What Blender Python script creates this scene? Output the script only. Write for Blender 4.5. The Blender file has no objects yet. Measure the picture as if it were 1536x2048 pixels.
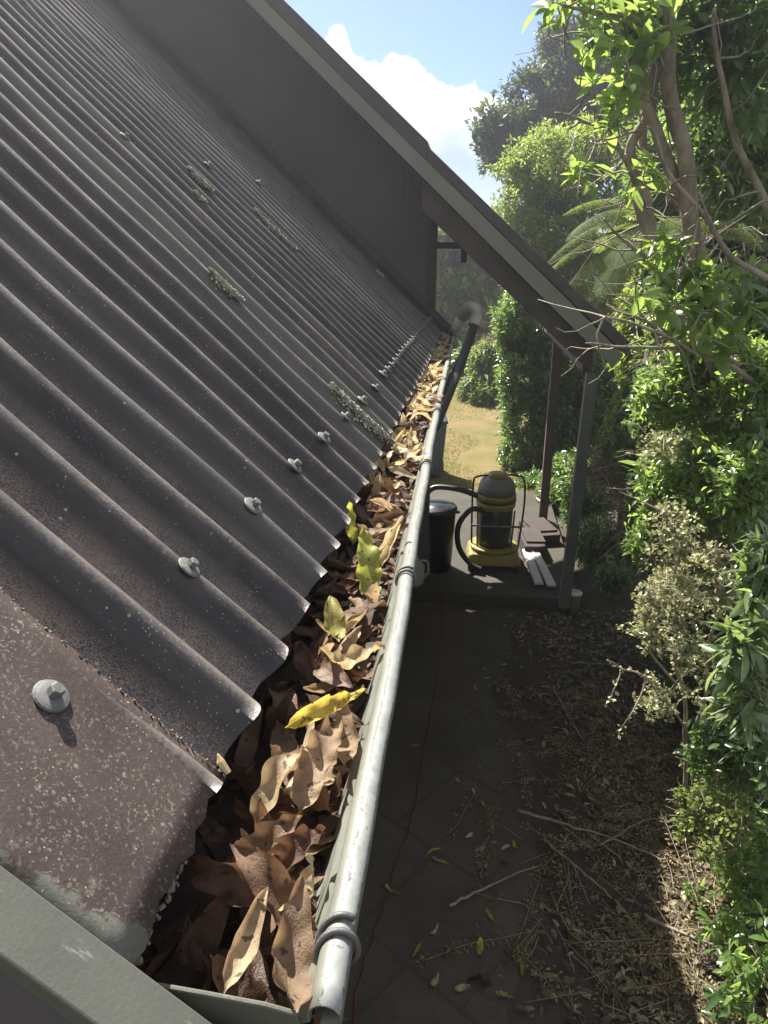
import bpy, math, random
import numpy as np
from mathutils import Vector, Matrix
random.seed(7); RNG = np.random.default_rng(11)
S = bpy.context.scene
C = S.collection
# ------------------------------------------------------------------ camera
H = 3.1
FPX, CX, CY = 1420.0, 768.0, 1024.0
def _n(v):
    v = np.array(v, float); return v/np.linalg.norm(v)
_Y = _n([956-CX, -(521-CY), FPX]); _V = _n([740-CX, -(5065-CY), FPX]); _U = -_V
_U = _n(_U-_U.dot(_Y)*_Y); _X = np.cross(_Y, _U); _X = _X if _X[0] > 0 else -_X
RC = np.array([_X, _Y, _U])
def ray(px, py): return RC@np.array([px-CX, -(py-CY), FPX])
CAMP = np.array([0, 0, H])
def atY(px, py, Y): r = ray(px, py); return r*Y/r[1]+CAMP
def atZ(px, py, z): r = ray(px, py); return r*(z-H)/r[2]+CAMP
cam_d = bpy.data.cameras.new('camera'); cam = bpy.data.objects.new('camera', cam_d); C.objects.link(cam)
cam_d.sensor_fit = 'VERTICAL'; cam_d.sensor_height = 36.0; cam_d.sensor_width = 27.0
cam_d.lens = FPX/2048*36.0; cam_d.clip_start = 0.02; cam_d.clip_end = 800
M4 = Matrix(((RC[0,0], RC[0,1], -RC[0,2], 0), (RC[1,0], RC[1,1], -RC[1,2], 0), (RC[2,0], RC[2,1], -RC[2,2], H), (0, 0, 0, 1)))
cam.matrix_world = M4
S.camera = cam
# ------------------------------------------------------------------ light
SUN_D = _n([-.50, .62, 1.0])
W = bpy.data.worlds.new("World"); S.world = W; W.use_nodes = True
wn, wl = W.node_tree.nodes, W.node_tree.links
wn.clear()
def wnode(t, **k):
    n = wn.new(t)
    for a, b in k.items(): setattr(n, a, b)
    return n
wo = wnode('ShaderNodeOutputWorld'); bg = wnode('ShaderNodeBackground')
sky = wnode('ShaderNodeTexSky', sky_type='NISHITA'); sky.sun_disc = False
sky.sun_elevation = math.asin(SUN_D[2]); sky.sun_rotation = math.atan2(SUN_D[0], SUN_D[1])
sky.air_density = 1.0; sky.dust_density = .25; sky.ozone_density = 2.0
bg.inputs['Strength'].default_value = 0.055
tc = wnode('ShaderNodeTexCoord'); sx = wnode('ShaderNodeSeparateXYZ'); wl.new(tc.outputs['Generated'], sx.inputs[0])
def wm(op, a, b=None, c=None, clamp=False):
    n = wnode('ShaderNodeMath', operation=op); n.use_clamp = clamp
    for i, v in enumerate((a, b, c)):
        if v is None: continue
        if isinstance(v, (int, float)): n.inputs[i].default_value = v
        else: wl.new(v, n.inputs[i])
    return n.outputs[0]
ay = wm('MAXIMUM', wm('ABSOLUTE', sx.outputs['Y']), 0.05)
ax = wm('DIVIDE', sx.outputs['X'], ay); az = wm('DIVIDE', sx.outputs['Z'], ay)
cb = wnode('ShaderNodeCombineXYZ'); wl.new(ax, cb.inputs[0]); wl.new(az, cb.inputs[1])
cn = wnode('ShaderNodeTexNoise'); cn.inputs['Scale'].default_value = 22; cn.inputs['Detail'].default_value = 9; cn.inputs['Roughness'].default_value = .62
wl.new(cb.outputs[0], cn.inputs['Vector'])
cn2 = wnode('ShaderNodeTexNoise'); cn2.inputs['Scale'].default_value = 7; cn2.inputs['Detail'].default_value = 6
wl.new(cb.outputs[0], cn2.inputs['Vector'])
fc = wnode('ShaderNodeFloatCurve'); cu = fc.mapping.curves[0]
# cloud top against azimuth: input (x+0.5), output height*2
pts = [(-.5,.30),(-.33,.24),(-.24,.21),(-.205,.255),(-.178,.272),(-.16,.236),(-.131,.232),(-.107,.240),(-.076,.225),(-.044,.207),(-.014,.205),(.02,.19),(.1,.20),(.3,.26),(.5,.2)]
for i, (a, b) in enumerate(pts):
    if i == 0: cu.points[0].location = (a+.5, b*2)
    elif i == len(pts)-1: cu.points[len(cu.points)-1].location = (a+.5, b*2)
    else: cu.points.new(a+.5, b*2)
fc.mapping.update()
wl.new(wm('ADD', ax, .5, clamp=True), fc.inputs['Value'])
top = wm('MULTIPLY', fc.outputs[0], .5)
nz = wm('MULTIPLY', wm('SUBTRACT', cn.outputs['Fac'], .5), .045)
dens = wm('MULTIPLY', wm('ADD', wm('SUBTRACT', top, az), nz), 120, clamp=True)
# thinner, bluer cloud low down
lowf = wm('MULTIPLY', wm('SUBTRACT', az, .05), 7.5, clamp=True)
dens2 = wm('MULTIPLY', dens, wm('ADD', wm('MULTIPLY', lowf, .75), .25))
mixc = wnode('ShaderNodeMix', data_type='RGBA')
cr = wnode('ShaderNodeValToRGB'); cr.color_ramp.elements[0].position = .05; cr.color_ramp.elements[1].position = .42
cr.color_ramp.elements[0].color = (3.2, 3.8, 4.7, 1); cr.color_ramp.elements[1].color = (10.5, 10.6, 10.8, 1)
brt = wm('ADD', wm('MULTIPLY', wm('SUBTRACT', az, .10), 4.5, clamp=True), wm('MULTIPLY', wm('SUBTRACT', cn2.outputs['Fac'], .5), 1.0))
wl.new(brt, cr.inputs[0])
tint = wnode('ShaderNodeMix', data_type='RGBA', blend_type='MULTIPLY'); tint.inputs[0].default_value = 1
wl.new(sky.outputs[0], tint.inputs[6]); tint.inputs[7].default_value = (.86, .88, 1.18, 1)
wl.new(dens2, mixc.inputs[0]); wl.new(tint.outputs[2], mixc.inputs[6]); wl.new(cr.outputs[0], mixc.inputs[7])
cn3 = wnode('ShaderNodeTexNoise'); cn3.inputs['Scale'].default_value = 2.6; cn3.inputs['Detail'].default_value = 7; wl.new(tc.outputs['Generated'], cn3.inputs['Vector'])
fill_cloud = wm('MULTIPLY', wm('SUBTRACT', cn3.outputs['Fac'], .40), 7, clamp=True)
hi = wm('MAXIMUM', wm('MULTIPLY', wm('SUBTRACT', az, .48), 6, clamp=True), wm('LESS_THAN', sx.outputs['Y'], 0.0))
hi = wm('MULTIPLY', hi, wm('GREATER_THAN', sx.outputs['Z'], 0.02))
mix2 = wnode('ShaderNodeMix', data_type='RGBA'); wl.new(wm('MULTIPLY', fill_cloud, hi), mix2.inputs[0]); wl.new(mixc.outputs[2], mix2.inputs[6]); mix2.inputs[7].default_value = (5.2, 5.1, 4.9, 1)  # unseen white cloud added overhead and behind the camera as neutral fill
wl.new(mix2.outputs[2], bg.inputs['Color']); wl.new(bg.outputs[0], wo.inputs[0])
sd = bpy.data.lights.new('sun', 'SUN'); sd.energy = 5.0; sd.angle = math.radians(.53); sd.color = (1, .945, .86)
so = bpy.data.objects.new('sun', sd); C.objects.link(so)
so.rotation_euler = Vector(SUN_D).to_track_quat('Z', 'Y').to_euler(); so.location = (-6, 8, 14)
S.view_settings.view_transform = 'Standard'; S.view_settings.look = 'None'
S.view_settings.gamma = 1; S.view_settings.exposure = 1.62
S.cycles.max_bounces = 6; S.cycles.transparent_max_bounces = 4; S.cycles.transmission_bounces = 4
S.cycles.volume_bounces = 0; S.cycles.volume_step_rate = 4; S.cycles.use_denoising = True

# ------------------------------------------------------------------ helpers
def tag(o, label=None, cat=None, group=None, kind=None):
    if label: o['label'] = label
    if cat: o['category'] = cat
    if group: o['group'] = group
    if kind: o['kind'] = kind
    return o
def empty(name, loc=(0, 0, 0), rz=0):
    o = bpy.data.objects.new(name, None); C.objects.link(o); o.location = loc; o.rotation_euler = (0, 0, rz); o.empty_display_size = .1
    return o
class MB:
    def __init__(s): s.v = []; s.f = []; s.c = 0
    def add(s, v, f):
        s.v.append(np.asarray(v, float)); b = s.c
        s.f += [tuple(i+b for i in q) for q in f]; s.c += len(v); return s
    def box(s, c, d, R=None, taper=1.0):
        x, y, z = [k/2 for k in d]
        v = np.array([(a*x*(taper if e > 0 else 1), b*y*(taper if e > 0 else 1), e*z) for e in (-1, 1) for a, b in ((-1,-1),(1,-1),(1,1),(-1,1))])
        if R is not None: v = v@np.array(R).T
        return s.add(v+np.array(c), [(3,2,1,0),(4,5,6,7),(0,1,5,4),(1,2,6,5),(2,3,7,6),(3,0,4,7)])
    def prism(s, poly, y0, y1):      # polygon (x,z) extruded along Y
        n = len(poly); v = [(p[0], y0, p[1]) for p in poly]+[(p[0], y1, p[1]) for p in poly]
        f = [tuple(range(n)), tuple(range(2*n-1, n-1, -1))]+[(i, i+n, (i+1) % n+n, (i+1) % n) for i in range(n)]
        return s.add(v, f)
    def tube(s, P, r, n=8, cap=True):
        P = np.array(P, float); m = len(P); r = np.broadcast_to(np.array(r, float), (m,))
        T = np.gradient(P, axis=0); T /= np.linalg.norm(T, axis=1)[:, None]+1e-9
        up = np.array([0, 0, 1.]) if abs(T[0][2]) < .9 else np.array([1., 0, 0])
        A = np.cross(T[0], up); A /= np.linalg.norm(A); V = []
        for i in range(m):
            A = A-A.dot(T[i])*T[i]; A /= np.linalg.norm(A)+1e-9; B = np.cross(T[i], A)
            th = np.arange(n)/n*2*math.pi
            V.append(P[i]+r[i]*(np.cos(th)[:, None]*A+np.sin(th)[:, None]*B))
        f = [(i*n+j, i*n+(j+1) % n, (i+1)*n+(j+1) % n, (i+1)*n+j) for i in range(m-1) for j in range(n)]
        if cap: f += [tuple(range(n-1, -1, -1)), tuple((m-1)*n+j for j in range(n))]
        return s.add(np.concatenate(V), f)
    def lathe(s, prof, c=(0, 0, 0), n=24, R=None):
        th = np.arange(n)/n*2*math.pi; v = []
        for r_, z in prof: v += [(r_*math.cos(t), r_*math.sin(t), z) for t in th]
        v = np.array(v)
        if R is not None: v = v@np.array(R).T
        m = len(prof)
        f = [(i*n+j, i*n+(j+1) % n, (i+1)*n+(j+1) % n, (i+1)*n+j) for i in range(m-1) for j in range(n)]
        if prof[0][0] > 1e-4: f.append(tuple(range(n-1, -1, -1)))
        if prof[-1][0] > 1e-4: f.append(tuple((m-1)*n+j for j in range(n)))
        return s.add(v+np.array(c), f)
    def build(s, name, mat, parent=None, smooth=False, bevel=0):
        me = bpy.data.meshes.new(name); me.from_pydata(np.concatenate(s.v).tolist(), [], s.f); me.update()
        if smooth: me.polygons.foreach_set('use_smooth', [True]*len(me.polygons))
        me.materials.append(mat)
        o = bpy.data.objects.new(name, me); C.objects.link(o); o.parent = parent
        if bevel:
            b = o.modifiers.new('bevel', 'BEVEL'); b.width = bevel; b.segments = 2; b.limit_method = 'ANGLE'
        return o
def build_np(name, V, F, mat, parent=None, smooth=True, attrs=None):
    V = np.ascontiguousarray(V, dtype=np.float32); F = np.ascontiguousarray(F, dtype=np.int32); k = F.shape[1]
    me = bpy.data.meshes.new(name); me.vertices.add(len(V)); me.vertices.foreach_set('co', V.ravel())
    me.loops.add(F.size); me.loops.foreach_set('vertex_index', F.ravel())
    me.polygons.add(len(F)); me.polygons.foreach_set('loop_start', np.arange(0, F.size, k, dtype=np.int32))
    me.polygons.foreach_set('loop_total', np.full(len(F), k, dtype=np.int32))
    me.polygons.foreach_set('use_smooth', np.full(len(F), smooth))
    me.update(calc_edges=True)
    for an, av in (attrs or {}).items():
        a = me.attributes.new(an, 'FLOAT', 'POINT'); a.data.foreach_set('value', np.ascontiguousarray(av, dtype=np.float32))
    me.materials.append(mat)
    o = bpy.data.objects.new(name, me); C.objects.link(o); o.parent = parent
    return o

# ------------------------------------------------------------------ materials
class NT:
    def __init__(s, name):
        s.m = bpy.data.materials.new(name); s.m.use_nodes = True; s.n = s.m.node_tree.nodes; s.l = s.m.node_tree.links
        s.p = s.n['Principled BSDF']; s.out = s.n['Material Output']
        s.tc = s.n.new('ShaderNodeTexCoord')
    def noise(s, scale, detail=4, rough=.55, vec=None, stretch=None, dist=0):
        n = s.n.new('ShaderNodeTexNoise'); n.inputs['Scale'].default_value = scale; n.inputs['Detail'].default_value = detail
        n.inputs['Roughness'].default_value = rough; n.inputs['Distortion'].default_value = dist
        v = vec or s.tc.outputs['Object']
        if stretch:
            mp = s.n.new('ShaderNodeMapping'); mp.inputs['Scale'].default_value = stretch; s.l.new(v, mp.inputs[0]); v = mp.outputs[0]
        s.l.new(v, n.inputs['Vector']); return n.outputs['Fac']
    def voro(s, scale, feature='F1'):
        n = s.n.new('ShaderNodeTexVoronoi'); n.inputs['Scale'].default_value = scale; n.feature = feature
        s.l.new(s.tc.outputs['Object'], n.inputs['Vector']); return n.outputs['Distance']
    def ramp(s, fac, stops):
        r = s.n.new('ShaderNodeValToRGB'); e = r.color_ramp.elements
        while len(e) < len(stops): e.new(.5)
        for i, (p, c) in enumerate(stops):
            e[i].position = p; e[i].color = (*c, 1) if isinstance(c, tuple) else (c, c, c, 1)
        s.l.new(fac, r.inputs[0]); return r.outputs[0]
    def mix(s, fac, a, b, mode='MIX'):
        m = s.n.new('ShaderNodeMix'); m.data_type = 'RGBA'; m.blend_type = mode
        for i, v in ((0, fac), (6, a), (7, b)):
            if isinstance(v, (int, float)): m.inputs[i].default_value = v if i == 0 else (v, v, v, 1)
            elif isinstance(v, tuple): m.inputs[i].default_value = (*v, 1)
            else: s.l.new(v, m.inputs[i])
        return m.outputs[2]
    def math(s, op, a, b=0., clamp=False):
        m = s.n.new('ShaderNodeMath'); m.operation = op; m.use_clamp = clamp
        for i, v in ((0, a), (1, b)):
            if isinstance(v, (int, float)): m.inputs[i].default_value = v
            else: s.l.new(v, m.inputs[i])
        return m.outputs[0]
    def attr(s, name):
        a = s.n.new('ShaderNodeAttribute'); a.attribute_name = name; return a.outputs['Fac']
    def objrand(s):
        return s.n.new('ShaderNodeObjectInfo').outputs['Random']
    def set(s, color=None, rough=None, metal=None, spec=None):
        if color is not None:
            if isinstance(color, tuple): s.p.inputs['Base Color'].default_value = (*color, 1)
            else: s.l.new(color, s.p.inputs['Base Color'])
        if rough is not None:
            if isinstance(rough, (int, float)): s.p.inputs['Roughness'].default_value = rough
            else: s.l.new(rough, s.p.inputs['Roughness'])
        if metal is not None: s.p.inputs['Metallic'].default_value = metal
        if spec is not None: s.p.inputs['Specular IOR Level'].default_value = spec
        return s
    def bump(s, h, dist=.002, strength=1.):
        b = s.n.new('ShaderNodeBump'); b.inputs['Distance'].default_value = dist; b.inputs['Strength'].default_value = strength
        s.l.new(h, b.inputs['Height']); s.l.new(b.outputs[0], s.p.inputs['Normal']); return s
    def translucent(s, color, fac=.4):
        t = s.n.new('ShaderNodeBsdfTranslucent')
        if isinstance(color, tuple): t.inputs[0].default_value = (*color, 1)
        else: s.l.new(color, t.inputs[0])
        m = s.n.new('ShaderNodeMixShader'); m.inputs[0].default_value = fac
        s.l.new(s.p.outputs[0], m.inputs[1]); s.l.new(t.outputs[0], m.inputs[2]); s.l.new(m.outputs[0], s.out.inputs[0]); return s

def m_simple(name, col, rough=.6, metal=0, var=.25, scale=8, bumpd=.0006, spec=None):
    t = NT(name); n = t.noise(scale, 5); c = t.ramp(n, [(.25, tuple(k*(1-var) for k in col)), (.75, tuple(k*(1+var) for k in col))])
    t.set(c, rough, metal, spec); t.bump(t.noise(scale*12, 3), bumpd); return t.m
def m_leaf(name, dark, light, trans, rough=.38, tf=.42, spec=.5):
    t = NT(name); a = t.attr('tint')
    c = t.ramp(a, [(0., dark), (1., light)])
    n = t.noise(60, 2); c2 = t.mix(.25, c, t.ramp(n, [(.3, .25), (.7, 1.)]), 'MULTIPLY')
    t.set(c2, rough, 0, spec); tr = t.mix(a, tuple(k*.7 for k in trans), trans); t.translucent(tr, tf); return t.m
def m_litterleaf(name, stops, rough=.5, tf=.35, tmul=1.6, useobj=True, ):
    t = NT(name); r = t.objrand() if useobj else t.attr('tint')
    c = t.ramp(r, stops)
    n = t.noise(38, 5, .6); n2 = t.noise(160, 3)
    c = t.mix(.8, c, t.ramp(n, [(.3, (.45, .40, .36)), (.6, (1., 1., 1.))]), 'MULTIPLY')
    spots = t.ramp(t.noise(95, 2, .4), [(.64, 0.), (.70, .75)])
    c = t.mix(spots, c, (.03, .02, .015))
    t.set(c, rough, 0, .35); t.bump(t.math('ADD', t.noise(120, 4, .6), t.noise(420, 2, .6)), .0012)
    t.translucent(t.mix(1., c, (tmul, tmul*.92, tmul*.75), 'MULTIPLY'), tf); return t.m
def m_bark(name, a, b, scale=14):
    t = NT(name); n = t.noise(scale, 6, .65, stretch=(1, 1, .35)); t.set(t.ramp(n, [(.3, a), (.68, b)]), .85); t.bump(n, .006); return t.m

# corrugated fibre-cement roof
def m_roof(name, cap=False):
    t = NT(name)
    big = t.noise(2.2, 5, .6); mid = t.noise(9, 6, .7); fine = t.noise(170, 4, .7); grit = t.noise(420, 2, .6)
    base = t.ramp(mid, [(.3, (.092, .066, .052)), (.7, (.175, .130, .105))])
    base = t.mix(t.ramp(grit, [(.40, .0), (.7, .45)]), base, (.03, .027, .028))
    if cap:
        base = t.ramp(mid, [(.3, (.045, .032, .027)), (.7, (.080, .058, .050))]); base = t.mix(t.math('MULTIPLY', t.ramp(t.noise(230, 3, .6), [(.56, 0.), (.64, .7)]), t.ramp(t.noise(14, 6, .75), [(.40, .15), (.62, 1.)])), base, (.27, .24, .20)); base = t.mix(t.ramp(grit, [(.5, 0.), (.7, .5)]), base, (.03, .022, .02))
        # grey paint lapping over the near edge (local y small)
        sep = t.n.new('ShaderNodeSeparateXYZ'); t.l.new(t.tc.outputs['Object'], sep.inputs[0])
        e = t.math('ADD', sep.outputs['Y'], t.math('MULTIPLY', t.math('SUBTRACT', t.noise(22, 6, .65), .5), .16))
        pm = t.ramp(e, [(.408, 1.), (.416, 0.)])
        grey = t.mix(fine, (.10, .10, .082), (.15, .15, .125))
        base = t.mix(pm, base, grey)
    else:
        cr_ = t.attr('crest'); lee = t.attr('lee')
        # worn grey crowns, lightened further to paint the sunlit crest bands
        w = t.math('MULTIPLY', t.ramp(cr_, [(.62, 0.), (.97, 1.)]), t.ramp(t.math('ADD', mid, t.math('MULTIPLY', fine, .5)), [(.50, .2), (.85, .9)]))
        base = t.mix(w, base, (.36, .315, .265))
        # black mould, made stronger to paint the shade of the sunless flank
        mould_shade = t.math('MULTIPLY', t.ramp(t.math('ADD', lee, t.math('MULTIPLY', t.math('SUBTRACT', fine, .5), .9)), [(.32, 0.), (.72, 1.)]), t.ramp(t.noise(5, 5, .6, stretch=(1, 2.5, 1)), [(.3, .65), (.6, .98)]))
        base = t.mix(mould_shade, base, (.012, .011, .011))
        # silt lying along the troughs
        sl = t.math('MULTIPLY', t.ramp(cr_, [(.0, 1.), (.45, .0)]), t.ramp(t.math('ADD', t.math('MULTIPLY', grit, .7), t.math('MULTIPLY', mid, .4)), [(.46, 0.), (.62, .95)]))
        base = t.mix(sl, base, (.36, .28, .21))
        # greenish long streaks down a few sheets
        st = t.ramp(t.noise(2.6, 3, .5, stretch=(.12, 3.2, .12)), [(.52, 0.), (.66, .55)])
        base = t.mix(st, base, (.15, .16, .135))
        st2 = t.ramp(t.noise(5.5, 6, .65, stretch=(.10, 2.4, .10)), [(.30, .45), (.60, 1.)]); base = t.mix(1., base, st2, 'MULTIPLY')
        bl_ = t.ramp(t.noise(11, 7, .75), [(.56, 0.), (.66, .5)]); base = t.mix(bl_, base, (.06, .045, .038)); base = t.mix(1., base, t.ramp(t.attr('sheet'), [(0., (.72, .70, .70)), (1., (1.12, 1.08, 1.04))]), 'MULTIPLY')
    v = t.voro(150); sp = t.math('MULTIPLY', t.ramp(v, [(.10, 1.), (.17, 0.)]), t.ramp(t.noise(17, 4), [(.45, 0.), (.62, .9)]))
    base = t.mix(sp, base, (.36, .34, .30))
    v2 = t.voro(36); sp2 = t.math('MULTIPLY', t.ramp(v2, [(.07, 1.), (.10, 0.)]), t.ramp(t.noise(6, 4), [(.45, 0.), (.62, .7)]))
    base = t.mix(sp2, base, (.42, .43, .38))
    t.set(base, t.ramp(mid, [(.3, .36), (.7, .54)]) if not cap else .62, 0, .6 if not cap else .3)
    t.bump(t.math('ADD', t.math('MULTIPLY', grit, .6), fine), .0006, .8); return t.m

MAT = {}
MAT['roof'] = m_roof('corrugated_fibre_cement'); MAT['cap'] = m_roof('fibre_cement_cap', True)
t = NT('grey_green_paint'); n = t.noise(7, 5); sc = t.ramp(t.noise(60, 5, .7, stretch=(.3, 1, .3)), [(.62, 0.), (.68, .5)])
t.set(t.mix(sc, t.ramp(n, [(.3, (.085, .087, .068)), (.7, (.120, .122, .096))]), (.30, .30, .27)), .42); t.bump(t.noise(240, 3), .0004); MAT['trim'] = t.m
t = NT('barge_board_paint'); n = t.noise(3, 5); t.set(t.ramp(n, [(.3, (.15, .165, .130)), (.7, (.19, .205, .162))]), .6); t.bump(t.noise(60, 3), .0006); MAT['barge'] = t.m
# gutter: grey paint peeled off galvanised steel along the bead
t = NT('gutter_paint'); n = t.noise(34, 9, .8, stretch=(1, 1.2, 1)); bd = t.attr('bead')
e = t.math('ADD', bd, t.math('MULTIPLY', t.math('SUBTRACT', n, .5), 1.3))
pe = t.ramp(e, [(.50, 0.), (.52, 1.)]); ed = t.ramp(e, [(.46, 0.), (.49, 1.), (.50, 1.), (.53, 0.)])
paint = t.ramp(t.noise(12, 5), [(.3, (.115, .12, .10)), (.7, (.165, .17, .142))]); zinc = t.ramp(t.noise(45, 6, .7), [(.3, (.17, .18, .165)), (.7, (.29, .305, .285))])
c = t.mix(pe, paint, zinc); c = t.mix(t.math('MULTIPLY', ed, .75), c, (.10, .095, .085))
dr = t.ramp(t.noise(90, 4, .6), [(.66, 0.), (.72, .8)]); c = t.mix(dr, c, (.09, .07, .05))
t.set(c, t.mix(pe, .50, .52)); t.bump(t.math('ADD', pe, t.math('MULTIPLY', t.noise(150, 3), .3)), .0006); MAT['gutter'] = t.m
MAT['gwire'] = m_simple('dull_wire', (.10, .10, .095), .5, .3, .3, 60)
MAT['galv'] = m_simple('galvanised_screw', (.15, .152, .145), .6, .1, .35, 90, .0006)
MAT['wall'] = m_simple('dark_brown_cladding', (.088, .080, .082), .72, 0, .2, 1.5, .0008)
MAT['wall_trim'] = m_simple('reddish_batten', (.12, .060, .045), .75, 0, .3, 9)
MAT['soffit'] = m_simple('dark_brown_stained_timber', (.058, .045, .040), .75, 0, .3, 5)
MAT['farroof'] = m_simple('dark_far_roof', (.055, .052, .052), .7, 0, .3, 6)
MAT['post'] = m_simple('grey_green_post', (.11, .12, .10), .7, 0, .25, 5)
MAT['postb'] = m_simple('brown_post', (.085, .062, .050), .75, 0, .3, 6)
MAT['pvc'] = m_simple('grey_pvc', (.50, .52, .50), .35, 0, .12, 20)
MAT['blackpipe'] = m_simple('black_pipe', (.02, .021, .024), .5, 0, .3, 20)
t = NT('soil'); n = t.noise(1.3, 8, .65); f = t.noise(22, 6, .7)
c = t.mix(f, t.ramp(n, [(.3, (.066, .057, .041)), (.7, (.110, .095, .070))]), (.065, .054, .040)); t.set(c, .93, 0, .2); t.bump(t.math('ADD', n, f), .02); MAT['soil'] = t.m
t = NT('worn_paving'); n = t.noise(2.1, 8, .65); f = t.noise(46, 5, .7)
br = t.n.new('ShaderNodeTexBrick'); mp_ = t.n.new('ShaderNodeMapping'); mp_.inputs['Rotation'].default_value = (0, 0, .62); t.l.new(t.tc.outputs['Object'], mp_.inputs[0]); t.l.new(mp_.outputs[0], br.inputs[0]); br.inputs['Scale'].default_value = 1.; br.inputs['Brick Width'].default_value = .62; br.inputs['Row Height'].default_value = .62; br.inputs['Mortar Size'].default_value = .012
c = t.ramp(n, [(.3, (.066, .057, .041)), (.7, (.110, .095, .070))]); c = t.mix(t.math('MULTIPLY', br.outputs['Fac'], t.ramp(n, [(.4, .08), (.65, .45)])), c, (.035, .030, .026)); c = t.mix(t.ramp(f, [(.5, 0.), (.7, .6)]), c, (.05, .044, .038))
t.set(c, .88, 0, .25); t.bump(t.math('SUBTRACT', f, br.outputs['Fac']), .006); MAT['paving'] = t.m
t = NT('patio_concrete'); n = t.noise(2.5, 8, .6); t.set(t.ramp(n, [(.3, (.042, .038, .028)), (.7, (.072, .065, .048))]), .9); t.bump(t.noise(60, 5), .003); MAT['slab'] = t.m
t = NT('dry_lawn'); n = t.noise(.9, 7, .65); n2 = t.noise(30, 5, .7)
c = t.ramp(n, [(.30, (.11, .125, .035)), (.48, (.20, .17, .065)), (.66, (.29, .205, .11))]); c = t.mix(.5, c, t.ramp(n2, [(.3, .35), (.7, 1.)]), 'MULTIPLY'); t.set(c, .95, 0, .15); t.bump(n2, .02); MAT['lawn'] = t.m

# ------------------------------------------------------------------ leaf templates
def tmpl(nu, width, fold=.12, curl=0., base=.06):
    """leaf along +x, 1 long; nu stations, 3 across"""
    V = []; 
    for i in range(nu+1):
        s = i/nu; w = width*.5*(math.sin(math.pi*min(1, s*.93+base))**.8) if 0 < s < 1 else width*.03
        z = -curl*s*s
        V += [(s, -w, z+fold*w*2), (s, 0, z), (s, w, z+fold*w*2)]
    F = []
    for i in range(nu):
        a = i*3; F += [(a, a+1, a+4, a+3), (a+1, a+2, a+5, a+4)]
    return np.array(V), np.array(F)
T_SMALL = (np.array([(0, 0, 0), (.5, -.26, .06), (1, 0, -.05), (.5, .26, .06)]), np.array([(0, 1, 2, 3)]))
T_FOLD = tmpl(2, .42, .2, .12); T_LEAF = tmpl(4, .40, .16, .18); T_LONG = tmpl(5, .27, .14, .25); T_ROUND = tmpl(3, .75, .1, .08)
T_NEEDLE = (np.array([(0, -.035, 0), (1, -.02, -.04), (1, .02, -.04), (0, .035, 0)]), np.array([(0, 1, 2, 3)]))
def unit(v): return v/(np.linalg.norm(v, axis=-1, keepdims=True)+1e-9)
def leaves_np(P, D, N, size, T, tint):
    TV, TF = T; D = unit(D); B = unit(np.cross(N, D)); Nn = np.cross(D, B)
    V = P[:, None, :]+size[:, None, None]*(TV[None, :, 0:1]*D[:, None, :]+TV[None, :, 1:2]*B[:, None, :]+TV[None, :, 2:3]*Nn[:, None, :])
    m = len(TV); F = TF[None]+np.arange(len(P))[:, None, None]*m
    return V.reshape(-1, 3), F.reshape(-1, TF.shape[1]), np.repeat(tint, m)
def field(P, sc, seed=0.):
    x, y, z = (P*sc).T
    return (np.sin(x*1.7+seed)+np.sin(y*2.1+z*.9+seed*2)+np.sin(z*1.9-x*.8+seed*3)+np.sin((x+y+z)*1.3+seed)*.8)/3.8
def crown_points(blobs, n, shell=.55, gap=.0, sc=2.5, seed=1.):
    """points in a union of ellipsoids (cx,cy,cz,rx,ry,rz), biased outward, holes cut by a noise field"""
    w = np.array([b[3]*b[4]*b[5] for b in blobs])**(2/3); w /= w.sum(); out = []; tot = 0
    B = np.array(blobs)
    while tot < n:
        k = RNG.choice(len(B), n*2, p=w); d = unit(RNG.normal(size=(n*2, 3))); r = RNG.random(n*2)**(1/3.)*(1-shell)+shell*RNG.random(n*2)**.25
        bump = 1+.18*field(d*3+k[:, None], 1.6, seed)
        p = B[k, :3]+d*B[k, 3:]*(r*bump)[:, None]
        keep = field(p, sc, seed) > gap-1+RNG.random(n*2)*.35
        p = p[keep]; out.append(p); tot += len(p)
    P = np.concatenate(out)[:n]
    return P
def sprays(P0, per, spread, size, T, out_c, up=.35, tipdown=.2, jit=.3, seed=0):
    """a spray of leaves round each twig tip"""
    n = len(P0); od = unit(P0-out_c[None]+RNG.normal(size=P0.shape)*.35); od[:, 2] += up; od = unit(od)
    P = np.repeat(P0, per, 0); O = np.repeat(od, per, 0); t = RNG.random(n*per)
    P = P-O*(t*spread)[:, None]+RNG.normal(size=P.shape)*spread*.16
    D = unit(O*.55+unit(RNG.normal(size=P.shape))*.85); D[:, 2] -= tipdown
    N = unit(np.array([0, 0, 1.])+RNG.normal(size=P.shape)*.55)
    sz = size*(1+jit*RNG.normal(size=len(P))).clip(.4, 1.8)
    tint = (np.repeat(RNG.random(n), per)*.6+RNG.random(len(P))*.4)
    return leaves_np(P, D, N, sz, T, tint), od
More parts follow.
